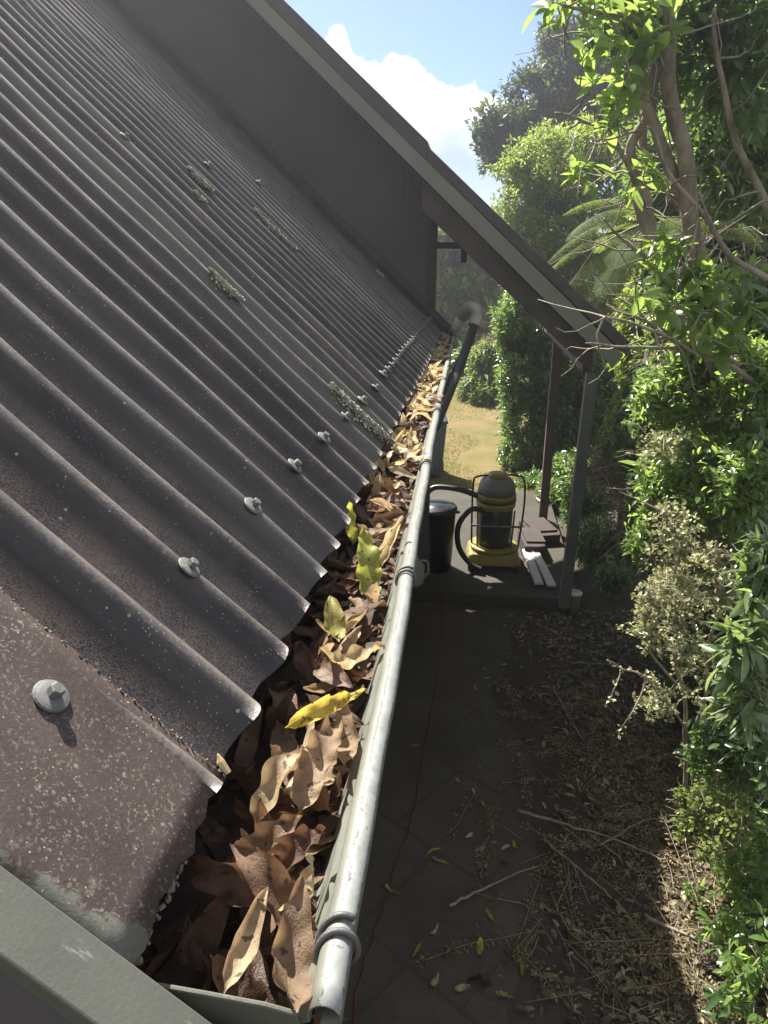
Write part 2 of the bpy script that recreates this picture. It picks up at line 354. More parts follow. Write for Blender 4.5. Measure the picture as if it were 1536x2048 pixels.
def twig_mesh(name, P0, od, length, r, mat, parent, every=1):
    P = P0[::every]; D = od[::every]; n = len(P); mb_v = []; K = 3; sides = 3
    a = unit(np.cross(D, RNG.normal(size=D.shape))); b = np.cross(D, a); V = []
    bend = RNG.normal(size=D.shape)*.25
    for i in range(K):
        s = i/(K-1); c = P-D*length*(1-s)+bend*length*math.sin(math.pi*s)*.5; rr = r*(1.2-.9*s)
        for j in range(sides):
            th = j/sides*2*math.pi; V.append(c+rr*(math.cos(th)*a+math.sin(th)*b))
    V = np.stack(V, 1).reshape(-1, 3); F = []
    for i in range(K-1):
        for j in range(sides): F.append((i*sides+j, i*sides+(j+1) % sides, (i+1)*sides+(j+1) % sides, (i+1)*sides+j))
    F = (np.array(F)[None]+np.arange(n)[:, None, None]*K*sides).reshape(-1, 4)
    return build_np(name, V, F, mat, parent)
def cat(parts):
    V = []; F = []; A = []; b = 0
    for v, f, a in parts: V.append(v); F.append(f+b); A.append(a); b += len(v)
    return np.concatenate(V), np.concatenate(F), np.concatenate(A)
def smooth_line(pts, n=14):
    pts = np.array(pts, float); m = len(pts); out = []
    for i in range(m-1):
        p0 = pts[max(0, i-1)]; p1 = pts[i]; p2 = pts[i+1]; p3 = pts[min(m-1, i+2)]
        for k in range(n):
            t_ = k/n; out.append(.5*((2*p1)+(-p0+p2)*t_+(2*p0-5*p1+4*p2-p3)*t_**2+(-p0+3*p1-3*p2+p3)*t_**3))
    out.append(pts[-1]); return np.array(out)

# ================================================================== SETTING
def sheet(name, pts, z, mat, nx=1):
    m = MB(); m.add([(x, y, z) for x, y in pts], [tuple(range(len(pts)))]); o = m.build(name, mat); tag(o, kind='structure'); return o
g = sheet('ground', [(-60, -30), (60, -30), (60, 90), (-60, 90)], 0, MAT['soil'])
# paving along the house, its outer edge lost irregularly under the litter
edge = [(-.9, -1.5), (.42, -1.5)]+[(.42+.10*math.sin(y*2.3)+.06*math.sin(y*5.1), y) for y in np.arange(-1, 6.3, .25)]+[(.5, 6.2), (-.9, 6.2)]
sheet('path', edge, .004, MAT['paving'])
m = MB(); m.box((.05, 7.8, .06), (2.1, 3.3, .12)); o = m.build('patio', MAT['slab'], bevel=.012); tag(o, kind='structure')
lp = [(-9, 9.9)]+[(x, 10.35+.25*math.sin(x*3.1)+.12*math.sin(x*9)) for x in np.arange(-1.6, 2.4, .12)]+[(9, 10.2), (14, 40), (-14, 40)]
# lawn rises gently away from the house
xs = np.linspace(-12, 12, 97); ys = np.linspace(0, 1, 60)
V = []; 
for v_ in ys:
    for x_ in xs:
        y0 = 9.5+.25*math.sin(x_*3.1)+.1*math.sin(x_*9.3); y_ = y0+(34-y0)*v_**1.6
        V.append((x_, y_, .004+.045*max(0, y_-11.5)+.012*(1+math.sin(x_*1.3+y_))*min(1, (y_-y0))))
nx = len(xs); F = [(j*nx+i, j*nx+i+1, (j+1)*nx+i+1, (j+1)*nx+i) for j in range(len(ys)-1) for i in range(nx-1)]
lawn = build_np('lawn', np.array(V), np.array(F), MAT['lawn']); tag(lawn, kind='structure')
def lawn_z(y): return .045*max(0, y-11.5)
n = 26000; P = np.c_[RNG.uniform(-2.0, 3.2, n), 9.45+RNG.random(n)**1.5*9, np.zeros(n)]; P[:, 2] = .045*np.maximum(0, P[:, 1]-11.5)
keep = field(P, 1.2, 4) > -.35; P = P[keep]; n = len(P)
D = np.c_[RNG.normal(size=(n, 2))*.5, np.ones(n)]; N = np.c_[RNG.normal(size=(n, 2)), np.zeros(n)]
v, f, a = leaves_np(P, D, N, RNG.uniform(.03, .08, n), (np.array([(0, -.09, 0), (.6, -.05, .1), (1, 0, .3), (.5, .06, .1)]), np.array([(0, 1, 2, 3)])), RNG.random(n))
MAT['grass'] = m_leaf('grass_blades', (.09, .12, .03), (.33, .25, .12), (.3, .3, .08), .7, .35, .2)
tag(build_np('grass', v, f, MAT['grass'], attrs={'tint': a}), 'short dry yellow green grass on the sunny lawn behind the house', 'grass', kind='stuff')

# ================================================================== HOUSE
PITCH = math.radians(42.5); CT, ST = math.cos(PITCH), math.sin(PITCH)
EX, EZ = -.257, H-.55; Y0, Y1 = .60, 6.31; U_LEN = 6.2
NRM = np.array([ST, 0, CT]); UPV = np.array([-CT, 0, ST])
def rp(u, y, h=0.): return np.array([EX, y, EZ])+u*UPV+h*NRM
house = empty('house', (0, 3, 0)); tag(house, 'brown house with steep corrugated roof, leaf filled gutter and taller gable wing behind', 'house')
def hp(mb, name, mat, parent=None, smooth=False, bevel=0):
    o = mb.build(name, mat, None, smooth, bevel); par = parent or house; o.parent = par; o.matrix_parent_inverse = Matrix.Translation((0, -3, 0)) if par is house else Matrix.Identity(4); return o
# all house parts are authored in world coordinates; the house empty sits at (0,3,0)
CW = .1463; CREST0 = .755; AMP = .050
def prof(y):
    k = (y-CREST0)/CW; ph = k-np.floor(k)
    c = .5+.5*np.cos(2*math.pi*ph); return c**1.2, ph
ysamp = np.arange(Y0, Y1+.001, CW/18); usamp = np.concatenate([np.linspace(0, .5, 22), np.linspace(.53, U_LEN, 64)])
cr, ph = prof(ysamp)
YY, UU = np.meshgrid(ysamp, usamp); CR = np.broadcast_to(cr, YY.shape); PH = np.broadcast_to(ph, YY.shape)
edge_j = .003*np.sin(YY*41)+.0025*np.sin(YY*97+1)
lap = np.where(UU > 2.3, .007, 0)+np.where(UU > 4.7, .007, 0)+.0045*np.clip(1-((YY-.83) % (CW*7))/(CW*.6), 0, 1)      # sheets overlap upslope
hh = -AMP*(1-CR)+.0015*np.sin(UU*3.1+YY*2.2)+.001*np.sin(YY*31+UU*9)+.003*np.sin(YY*1.7+UU*1.1+1)+.002*np.sin(UU*7.3-YY*5.1)+lap
uu = UU+np.where(UU < .02, edge_j, 0)
TOPV = np.array([EX, 0, EZ])+uu[..., None]*UPV+np.array([0, 1, 0])*YY[..., None]+hh[..., None]*NRM
BOT = TOPV-NRM*.007
ny, nu = len(ysamp), len(usamp); idx = np.arange(ny*nu).reshape(nu, ny)
q = lambda a: np.stack([a[:-1, :-1], a[:-1, 1:], a[1:, 1:], a[1:, :-1]], -1).reshape(-1, 4)
F1 = q(idx); F2 = q(idx)[:, ::-1]+ny*nu
e1 = np.stack([idx[0, :-1], idx[0, 1:], idx[0, 1:]+ny*nu, idx[0, :-1]+ny*nu], -1)
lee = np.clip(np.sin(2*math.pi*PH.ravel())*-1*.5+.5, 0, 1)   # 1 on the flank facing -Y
crf = CR.ravel(); shk = np.floor((YY-.83)/(CW*7))+np.where(UU > 2.3, 11, 0)+np.where(UU > 4.7, 23, 0); shf = (np.sin(shk*12.9898)*43758.5453 % 1).ravel()
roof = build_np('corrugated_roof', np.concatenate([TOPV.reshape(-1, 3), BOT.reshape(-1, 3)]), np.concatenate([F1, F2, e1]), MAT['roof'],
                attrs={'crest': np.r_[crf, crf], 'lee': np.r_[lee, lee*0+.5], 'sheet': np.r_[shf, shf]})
IV = Matrix.Translation((0, -3, 0))
roof.parent = house; roof.matrix_parent_inverse = IV
# other slope beyond the ridge
m = MB(); R0 = rp(U_LEN, 0); m.add([(R0[0], Y0, R0[2]), (R0[0], Y1, R0[2]), (R0[0]-CT*U_LEN, Y1, R0[2]-ST*U_LEN), (R0[0]-CT*U_LEN, Y0, R0[2]-ST*U_LEN)], [(0, 1, 2, 3)])
o = hp(m, 'far_slope', MAT['farroof']); sm = o.modifiers.new('s', 'SOLIDIFY'); sm.thickness = .02
# flat cap piece at the near end
m = MB(); ncap = 40; us = np.linspace(0, U_LEN, 200); yc = np.linspace(.392, .628, 12)
V = []
for i, u in enumerate(us):
    for j, y in enumerate(yc):
        s = (y-.392)/.236; uo = u+(.004*math.sin(y*130)+.003*math.sin(y*57)) if i == 0 else u
        yo = y+(.003*math.sin(u*61)+.0022*math.sin(u*143) if j == 11 else 0)
        V.append(rp(uo, yo, .003+.0015*math.sin(u*9+s*5)*s))
ni = 12; F = [(i*ni+j, i*ni+j+1, (i+1)*ni+j+1, (i+1)*ni+j) for i in range(199) for j in range(11)]
o = build_np('roof_edge_cap', np.array(V), np.array(F), MAT['cap']); sm = o.modifiers.new('s', 'SOLIDIFY'); sm.thickness = .008; sm.offset = -1
o.parent = house; o.matrix_parent_inverse = IV
# torn fibrous lip of the cap
m = MB()
for k in range(46):
    y = .395+RNG.random()*.13; p = rp(-.004+RNG.normal()*.002, y, -.006-RNG.random()*.012); s = .0014+RNG.random()*.0026
    m.box(p, (s, s*2, s), R=Matrix.Rotation(RNG.random()*3, 3, 'Y')@Matrix.Rotation(RNG.random()*3, 3, 'Z'))
for k in range(420):
    u = RNG.random()**1.6*3.2; s = RNG.uniform(.0006, .0017); m.box(rp(u, .6275+RNG.normal()*.0012, .003+.0015*RNG.random()), (s*2, s, s), R=Matrix.Rotation(RNG.random()*3, 3, 'Y')@Matrix.Rotation(RNG.random()*3, 3, 'Z'))
tag(hp(m, 'crumbled_edge', m_simple('fibre_crumb', (.19, .165, .125), .95, 0, .4, 60, .002)), kind='stuff')
# barge flashing
m = MB()
def strip(u0, u1, ya, yb, h0, h1):
    P = [rp(u0, ya, h0), rp(u0, yb, h0), rp(u1, yb, h0), rp(u1, ya, h0), rp(u0, ya, h1), rp(u0, yb, h1), rp(u1, yb, h1), rp(u1, ya, h1)]
    return P, [(0, 1, 2, 3), (7, 6, 5, 4), (0, 4, 5, 1), (1, 5, 6, 2), (2, 6, 7, 3), (3, 7, 4, 0)]
m.add(*strip(-.30, U_LEN, .345, .398, -.012, .004)); hp(m, 'barge_flashing', MAT['trim'], bevel=.002)
m = MB(); m.add(*strip(-.30, U_LEN, .352, .370, -.19, -.013)); hp(m, 'barge_board', MAT['wall'], bevel=.002)
# screws
def hexscrew(name, u, y, tilt, dh=0):
    m = MB(); s = 1.
    prof_ = [(0.0001, .0042), (.010, .0040), (.017, .0030), (.0220, .0016), (.0235, -.001), (.021, -.004)]
    m.lathe(prof_, n=20)
    hx = [(.0098*math.cos(i*math.pi/3), .0098*math.sin(i*math.pi/3)) for i in range(6)]
    m.add([(a, b, .006) for a, b in hx]+[(a, b, .0150) for a, b in hx]+[(a*.8, b*.8, .0168) for a, b in hx], [tuple(range(12, 18))]+[(i, (i+1) % 6, (i+1) % 6+6, i+6) for i in range(6)]+[(i+6, (i+1) % 6+6, (i+1) % 6+12, i+12) for i in range(6)])
    o = m.build(name, MAT['galv']); zz = Vector(NRM+RNG.normal(size=3)*tilt).normalized(); R = zz.to_track_quat('Z', 'Y').to_matrix()
    Mx = Matrix.Translation(Vector(rp(u, y, .0025+dh)))@R.to_4x4()@Matrix.Rotation(random.random()*6, 4, 'Z')@Matrix.Scale(random.uniform(.80, .95), 4)
    o.parent = roof; o.matrix_parent_inverse = roof.matrix_parent_inverse.copy() if False else Matrix.Identity(4)
    o.matrix_basis = Mx
    return o
ycrest = lambda k: CREST0+CW*k
hexscrew('roof_screw', .200, .56, .03, .003)
k = 1
for k in range(1, 14, 2): hexscrew('roof_screw', .192-.004*k, ycrest(k), .06)
for k in range(15, 37): hexscrew('roof_screw', .15+.003*math.sin(k), ycrest(k), .05)
for u in (1.45, 2.9):
    for k in range(2, 38, 6): hexscrew('roof_screw', u+.01*math.sin(k*3), ycrest(k), .06)
hexscrew('roof_screw', .75, .56, .03, .003)
# lichen crusts in the troughs
MAT['lichen'] = m_simple('pale_lichen', (.52, .54, .43), .95, 0, .30, 70, .003)
def lichen(px0, px1, wid, n):
    def uvof(px, py):
        r = ray(px, py); d = NRM.dot(np.array([EX, 0, EZ])-CAMP+(-.02)*NRM)/NRM.dot(r); p = r*d+CAMP
        return p[1], (p-np.array([EX, p[1], EZ])).dot(UPV)
    (ya, ua), (yb, ub) = uvof(*px0), uvof(*px1)
    kk = round(((ya+yb)/2-CREST0)/CW*2)/2; yc_ = CREST0+kk*CW
    s = RNG.random(n); P = []; Nn = []
    u = ua+(ub-ua)*s; env = np.sin(math.pi*s)**.5*(.6+.4*np.sin(s*23+3)**2)
    y = yc_+RNG.normal(size=n)*wid*env*.45
    c, _ = prof(y); hgt = -AMP*(1-c)+.007*RNG.random(n)+.003
    P = np.array([EX, 0, EZ])+u[:, None]*UPV+np.array([0, 1, 0])*y[:, None]+hgt[:, None]*NRM
    D = RNG.normal(size=(n, 3)); D -= (D@NRM)[:, None]*NRM*.7; N = NRM+RNG.normal(size=(n, 3))*.5
    T = (np.array([(0, 0, 0), (.4, -.5, .25), (1, -.1, .1), (.6, .5, .3)]), np.array([(0, 1, 2, 3)]))
    v, f, a = leaves_np(P, D, N, RNG.uniform(.004, .012, n), T, RNG.random(n))
    o = build_np('lichen_patch', v, f, MAT['lichen'], smooth=False); o.parent = roof; return o
lichen((352, 338), (425, 392), .030, 1500); lichen((378, 392), (412, 415), .02, 260)
lichen((400, 553), (470, 612), .030, 1300); lichen((497, 425), (592, 508), .030, 1500)
lichen((650, 782), (780, 888), .034, 2400); lichen((748, 545), (762, 558), .03, 200); lichen((140, 318), (155, 328), .02, 120)
# ---- gutter
GX = -.098; GZ = H-.607; BR = .0145; GY0, GY1 = .415, 6.28
def gdx(y): return -.085*(1-math.exp(-(math.log(1+math.exp((y-.7)*5))/5)/2.9))
def gutter_profile(n=1):
    pts = [(-.345, GZ+.045), (-.345, GZ-.075), (-.33, GZ-.085), (-.17, GZ-.085), (-.140, GZ-.070), (-.128, GZ-.035), (-.120, GZ-.010)]
    b = [.0]*len(pts)
    th = np.linspace(math.radians(205), math.radians(-110), 22)
    for a_ in th:
        pts.append((GX+BR*math.cos(a_), GZ+BR*math.sin(a_))); b.append(float(np.clip(1-abs(math.degrees(a_)-60)/75., 0, 1)))
    return np.array(pts), np.array(b)
gp, gb = gutter_profile()
gy = np.linspace(GY0, GY1, 240); V = []; BB = []
for y in gy:
    wob = .0012*math.sin(y*7)+.0006*math.sin(y*23); sag = -.004*math.sin((y-.4)/5.9*math.pi); dx = .012*((y-.4)/5.9)
    for (x_, z_), b_ in zip(gp, gb):
        V.append((x_+(wob+gdx(y) if x_ > -.3 else 0), y, z_+sag)); BB.append(b_)
m_ = len(gp); F = [(i*m_+j, i*m_+j+1, (i+1)*m_+j+1, (i+1)*m_+j) for i in range(len(gy)-1) for j in range(m_-1)]
gut = build_np('gutter', np.array(V), np.array(F), MAT['gutter'], attrs={'bead': np.array(BB)})
gut.parent = house; gut.matrix_parent_inverse = IV
sm = gut.modifiers.new('s', 'SOLIDIFY'); sm.thickness = .0016; sm.offset = 0
# stop end with a rolled rim
m = MB(); poly = [(p[0], p[1]) for p in gp[:9]]+[(-.150, GZ+.008)]
poly = [(-.345, GZ+.022), (-.345, GZ-.078), (-.33, GZ-.087), (-.172, GZ-.087), (-.141, GZ-.072), (-.129, GZ-.037), (-.120, GZ-.008), (-.122, GZ+.004), (-.16, GZ+.010), (-.24, GZ+.014)]
m.prism(poly, .4125, .4155); m.tube([(-.345, .414, GZ+.022), (-.28, .414, GZ+.017), (-.2, .414, GZ+.012), (-.15, .414, GZ+.008), (-.122, .414, GZ+.002)], .0025, 8)
hp(m, 'gutter_end', MAT['trim'], gut)
def clip(y, s=1.):
    m = MB(); r = BR+.004
    P = []
    for i in range(46):
        a_ = math.radians(-70)+i/45*math.radians(560); yy = y+.030*(i/45)*s
        P.append((GX+gdx(y)+r*math.cos(-a_+math.pi)*1.02, yy+.006*math.sin(a_), GZ+r*math.sin(-a_+math.pi)))
    P = [(-.150, y-.004, GZ-.05)]+P+[(-.148, y+.045*s, GZ-.045)] if False else P
    m.tube(P, .0032, 8); return hp(m, 'wire_clip', MAT['gwire'], gut, smooth=True)
for y in (.470, 1.29, 2.12, 2.95, 3.8, 4.65, 5.5): clip(y, .9)
m = MB(); m.box((-.358, 3.33, EZ-.155), (.022, 5.9, .24)); hp(m, 'fascia', MAT['trim'])
m = MB(); m.box((-.83, 3.35, (EZ-.2)/2), (.16, 5.85, EZ-.2)); m.add([( -.75, .43, 0), (-.75, .43, EZ-.1), (-4.83, .43, EZ+3.9), (-8.8, .43, EZ-.1), (-8.8, .43, 0), (-.75, .52, 0), (-.75, .52, EZ-.1), (-4.83, .52, EZ+3.9), (-8.8, .52, EZ-.1), (-8.8, .52, 0)], [(0, 1, 2, 3, 4), (9, 8, 7, 6, 5), (0, 5, 6, 1), (1, 6, 7, 2), (2, 7, 8, 3), (3, 8, 9, 4), (4, 9, 5, 0)])
hp(m, 'lower_wall', MAT['wall'])
m = MB(); m.box((-.56, 3.35, EZ-.27), (.40, 5.8, .012)); hp(m, 'eave_soffit', MAT['trim'])
# ---- gable wall of the taller wing
BY = 5.9
bt0, bt1 = atY(560, 0, BY), atY(1265, 690, BY); bb0, bb1 = atY(490, 0, BY), atY(1225, 735, BY)
def ext(a, b, x): s = (x-a[0])/(b[0]-a[0]); return a+(b-a)*s
XL = -6.0
tA, tB = ext(bt0, bt1, XL), bt1; bA, bB = ext(bb0, bb1, XL), bb1
def zt(x): return ext(bt0, bt1, x)[2]
def zb(x): return ext(bb0, bb1, x)[2]
cx_ = atY(871, 545, 6.36)[0]
m = MB(); m.prism([(XL, 0), (cx_, 0), (cx_, zb(cx_)+.03), (XL, zb(XL)+.03)], 6.36, 6.52); hp(m, 'gable_wall', MAT['wall'])
m = MB(); xb = atY(806, 500, 6.345)[0]; m.box((xb, 6.354, 3.35), (.010, .008, 1.3)); hp(m, 'wall_batten', MAT['wall_trim'])
m = MB(); m.box((cx_-.035, 6.350, 2.9), (.075, .02, 1.3)); hp(m, 'corner_board', MAT['soffit'])
p0 = atY(822, 358, 6.33); p1 = atY(876, 472, 6.33); m = MB(); m.tube([p0, p1], .006, 6); hp(m, 'diagonal_strip', MAT['wall_trim'])  # thin diagonal line across the wall
# dark strip where the low roof meets the wall
m = MB(); m.add(*strip(-.05, U_LEN, 6.315, 6.355, -.03, .05)); hp(m, 'wall_strip', MAT['farroof'])
# barge board: lower painted face, upper dark cap
def lerp(a, b, s): return a+(b-a)*s
mA, mB_ = lerp(bA, tA, .56), lerp(bB, tB, .56)
m = MB(); m.prism([(bA[0], bA[2]), (bB[0], bB[2]), (mB_[0], mB_[2]), (mA[0], mA[2])], BY-.012, BY+.03); hp(m, 'rake_board', MAT['barge'], bevel=.003)
m = MB(); xs_ = atY(856, 276, BY)[0]
sA, sB = ext(mA, mB_, xs_), ext(tA, tB, xs_)
m.prism([(mA[0], mA[2]), (sA[0], sA[2]), (sB[0], sB[2]+.02), (tA[0], tA[2]+.035)], BY-.022, BY+3.8)
m.prism([(sA[0], sA[2]), (mB_[0]+.02, mB_[2]), (tB[0], tB[2]), (sB[0], sB[2]-.012)], BY-.018, BY+3.8); hp(m, 'wing_roof', MAT['farroof'], bevel=.004)
m = MB(); off = -.02; m.prism([(bA[0], bA[2]+.03), (bB[0], bB[2]+.03), (bB[0], bB[2]+.045), (bA[0], bA[2]+.045)], BY+.03, BY+3.75); hp(m, 'soffit_lining', MAT['soffit'])
# outer rafter hanging below the barge
r0 = atY(880, 455, BY+.08); r1 = atY(1085, 652, BY+.08)
m = MB(); s0, s1 = ext(r0, r1, cx_-.1), ext(r0, r1, .95)
m.prism([(s0[0], s0[2]), (s1[0], s1[2]), (s1[0], zb(s1[0])+.025), (s0[0], zb(s0[0])+.025)], BY+.04, BY+.16); hp(m, 'rafter', MAT['soffit'], bevel=.004)
m = MB()
for yy in (7.1, 8.3, 9.4):
    m.prism([(s0[0], zb(s0[0])-.10), (1.0, zb(1.0)-.10), (1.0, zb(1.0)+.028), (s0[0], zb(s0[0])+.028)], yy, yy+.05)
hp(m, 'inner_rafters', MAT['soffit'])
ptop = atY(1188, 705, BY+.1)
m = MB(); m.box((ptop[0]-.035, BY+1.95, ptop[2]-.07), (.07, 3.6, .19)); hp(m, 'eave_beam', MAT['soffit'], bevel=.004)
tb0 = atY(872, 492, 6.4); tb1 = atY(938, 490, 6.4)
m = MB(); m.box(((tb0[0]+tb1[0])/2, 6.42, (tb0[2]+tb1[2])/2), (tb1[0]-tb0[0]+.1, .06, .05)); pz = atY(928, 510, 6.4); m.box((pz[0], 6.42, pz[2]), (.05, .05, .12)); hp(m, 'tie_beam', MAT['soffit'])
# posts
def post(px_t, px_b, Y, mat, w=.09):
    pt = atY(*px_t, Y); pb = atY(*px_b, Y); m = MB(); x = (pb[0]+pt[0])/2
    m.box((pb[0], Y, (pt[2]+.12)/2), (w, w, pt[2]-.12)); return m, pb[0]
pb = atZ(1128, 1215, .12); m = MB(); hz = ptop[2]-.16-.12
m.box((0, 0, 0), (.092, .092, hz)); mm = m.build('verandah_post', MAT['post'], house, bevel=.004); mm.matrix_parent_inverse = IV; mm.location = ((pb[0]+ptop[0])/2, BY+.1, .12+hz/2)
mm.rotation_euler = (0, math.atan2(ptop[0]-pb[0], hz), 0)
pb2 = atZ(1090, 1012, .12); pb2 = pb2
m = MB(); hz = ptop[2]-.16-.12; m.box((0, 0, 0), (.10, .10, hz)); mm = m.build('verandah_post', MAT['postb'], house, bevel=.004); mm.matrix_parent_inverse = IV; mm.location = (ptop[0]-.035, 8.3, .12+hz/2)
# downpipe elbow at the far end of the gutter
m = MB(); A = atY(905, 668, 6.22); B = atY(925, 632, 6.1); Cc = atY(943, 615, 6.0); D_ = atY(955, 628, 5.95); E_ = atY(948, 652, 5.9)
m.tube(smooth_line([A, B], 2), .042, 14); dn = m.build('gutter_outlet', MAT['pvc'], house, smooth=True); dn.matrix_parent_inverse = IV
m = MB(); m.tube(smooth_line([B, Cc, D_, E_], 8), [.052]*25, 16); o = m.build('elbow', m_simple('mossy_pvc', (.30, .30, .24), .5, 0, .3, 12), dn, smooth=True)
m = MB(); m.tube(smooth_line([E_, atY(922, 725, 5.0), atY(868, 850, 3.4)], 6), .034, 12); o = m.build('drain_pipe', MAT['blackpipe'], dn, smooth=True)

# ================================================================== GUTTER LEAVES
dry = [(0., (.085, .048, .030)), (.2, (.14, .080, .048)), (.45, (.22, .15, .095)), (.7, (.32, .235, .15)), (1., (.46, .36, .23))]
MAT['dry'] = m_litterleaf('dry_leaf', dry, .66)
MAT['dark'] = m_litterleaf('shade_dark_leaf', [(0., (.075, .045, .03)), (.5, (.13, .08, .055)), (1., (.20, .13, .085))], .42, .25)
MAT['pale'] = m_litterleaf('bleached_leaf', [(0., (.52, .42, .25)), (1., (.72, .63, .42))], .55, .4, 1.3)
MAT['yellow'] = m_litterleaf('yellow_leaf', [(0., (.54, .44, .085)), (1., (.62, .52, .12))], .4, .45, 1.4)
MAT['ygreen'] = m_litterleaf('yellow_green_leaf', [(0., (.37, .41, .085)), (1., (.46, .48, .11))], .4, .45, 1.4)
MAT['olive'] = m_litterleaf('olive_leaf', [(0., (.34, .32, .09)), (1., (.40, .36, .11))], .4, .4, 1.4)
def leaf_mesh(name, L=.1, Wd=.04, wave=.006, nw=3.5, curl=1.2, roll=.6, twist=.5, serr=.05, seed=0, nu_=40, nv_=8):
    rg = np.random.default_rng(seed); V = []; ph1, ph2 = rg.random(2)*6
    x = 0; y = 0; z = 0; ang = -curl/2; ds = L/nu_
    for i in range(nu_+1):
        s = i/nu_
        wdt = Wd/2*(math.sin(math.pi*min(1, .05+s*.95))**.75)*(1-.25*s)
        if s < .10: wdt = min(wdt, Wd*.03+wdt*(s/.10)**2)
        wdt *= 1+serr*abs(math.sin(s*nw*math.pi*2))
        tw = twist*(s-.5)
        for j in range(nv_+1):
            t_ = j/nv_*2-1; a_ = abs(t_)
            lx = t_*wdt; k = roll*a_*a_*.8
            hx = lx*math.cos(k*.6); hz = wdt*a_*math.sin(k)+wave*a_**2.2*math.sin(s*nw*2*math.pi+(ph1 if t_ < 0 else ph2))*min(1, s*5)*(1.2-s*.3)
            hz += -.0012*(1-a_*4 if a_ < .25 else 0)
            cx2 = hx*math.cos(tw)-hz*math.sin(tw); cz2 = hx*math.sin(tw)+hz*math.cos(tw)
            V.append((cx2, y-cz2*math.sin(ang), z+cz2*math.cos(ang)))
        y += ds*math.cos(ang); z += ds*math.sin(ang); ang += curl/nu_+.05*math.sin(s*9+ph1)
    V = np.array(V); V[:, 1] -= V[:, 1].mean(); V[:, 2] -= V[:, 2].mean()
    n_ = nv_+1; F = [(i*n_+j, i*n_+j+1, (i+1)*n_+j+1, (i+1)*n_+j) for i in range(nu_) for j in range(nv_)]
    me_o = build_np(name, V, np.array(F), MAT['dry']); me = me_o.data; bpy.data.objects.remove(me_o); return me
LG = 'dead leaves heaped in the gutter'
meshes = [leaf_mesh('leaf', L=RNG.uniform(.095, .145), Wd=RNG.uniform(.030, .042), wave=RNG.uniform(.001, .0036), nw=RNG.uniform(2, 4), curl=RNG.uniform(-1.8, 2.6), roll=RNG.uniform(-.4, 2.0), twist=RNG.uniform(-1, 1), serr=.015, seed=k) for k in range(26)]
variants = {}
def leaf_obj(me, mat, loc, R, scale=1., label=None, group=LG, name='dead_leaf', cat='leaf'):
    key = (me.name, mat)
    if key not in variants:
        c = me.copy(); c.materials.clear(); c.materials.append(MAT[mat]); variants[key] = c
    o = bpy.data.objects.new(name, variants[key]); C.objects.link(o)
    o.matrix_world = Matrix.Translation(Vector(loc))@R.to_4x4()@Matrix.Scale(scale, 4)
    return tag(o, label, cat, group)
def rot(a, b, c): return (Matrix.Rotation(a, 3, 'Z')@Matrix.Rotation(b, 3, 'X')@Matrix.Rotation(c, 3, 'Y'))
# filling of half-rotted leaf scraps under the separate ones
n = 5200; P = np.c_[RNG.uniform(-.335, -.128, n), RNG.uniform(.43, 6.2, n), np.zeros(n)]; P[:, 0] += np.array([gdx(q_) for q_ in P[:, 1]])*(P[:, 0]+.335)/.2
def heap(y): return np.interp(y, [.4, .75, 1.0, 1.3, 1.7, 2.0, 2.4, 3, 6.3], [-.052, -.044, -.034, -.030, -.030, -.018, -.006, .0, .003])
P[:, 2] = GZ+heap(P[:, 1])-.014-RNG.random(n)*.018-.020*(P[:, 0] < -.225)*(P[:, 1] < 2.2)
D = RNG.normal(size=(n, 3))*[1, 1, .3]; N = np.array([0, 0, 1.])+RNG.normal(size=(n, 3))*.5
v, f, a = leaves_np(P, D, N, RNG.uniform(.02, .055, n), T_LEAF, RNG.random(n)**1.6)
MAT['mulch'] = m_litterleaf('leaf_mulch', [(0., (.045, .026, .016)), (.6, (.12, .065, .036)), (1., (.26, .16, .085))], .6, .15, 1.4, useobj=False)
m = MB(); m.prism([(-.338, GZ-.09), (-.17, GZ-.08), (-.145, GZ-.045), (-.145, GZ-.04), (-.338, GZ-.04)], .42, 6.2)
b_ = len(v); v = np.r_[v, np.concatenate(m.v)-[0, 0, .028]]
o = build_np('leaf_mulch', v, f, MAT['mulch'], attrs={'tint': np.r_[a, np.zeros(len(v)-b_)]}); tag(o, 'brown mulch of broken rotting leaves filling the bottom of the gutter', 'leaf litter', kind='stuff')
by_ = np.linspace(.42, 6.22, 260); bx_ = np.linspace(0, 1, 12); V = []
for y in by_:
    for t_ in bx_:
        x_ = -.34+t_*(.212+gdx(y)); V.append((x_, y, GZ+max(-.072, heap(y)-.030-(.014 if t_ < .55 and y < 2.2 else 0))+.005*math.sin(y*37+x_*90)+.004*math.sin(y*91)+RNG.normal()*.0015))
F = [(i*12+j, i*12+j+1, (i+1)*12+j+1, (i+1)*12+j) for i in range(259) for j in range(11)]
build_np('silt_bed', np.array(V), np.array(F), m_simple('black_leaf_mould', (.035, .024, .017), .9, 0, .5, 40, .004), o)
hero_xy = []
def put_leaf(px, py, dz, L, mat, az, tilt, rollv, mesh, label, name='dead_leaf', s=1.):
    p = atZ(px, py, GZ+dz); hero_xy.append(p); me = mesh
    return leaf_obj(me, mat, p, rot(az, tilt, rollv), s, label, None, name)
hm = lambda seed, **k: leaf_mesh('leaf', seed=seed, nu_=60, nv_=10, **k)
put_leaf(735, 1130, .030, 0, 'ygreen', .35, .50, .25, hm(101, L=.185, Wd=.060, wave=.007, nw=4.5, curl=.5, roll=.5, twist=.4, serr=.02), 'large yellow green wavy edged leaf lying across the gutter heap', 'yellow_green_leaf')
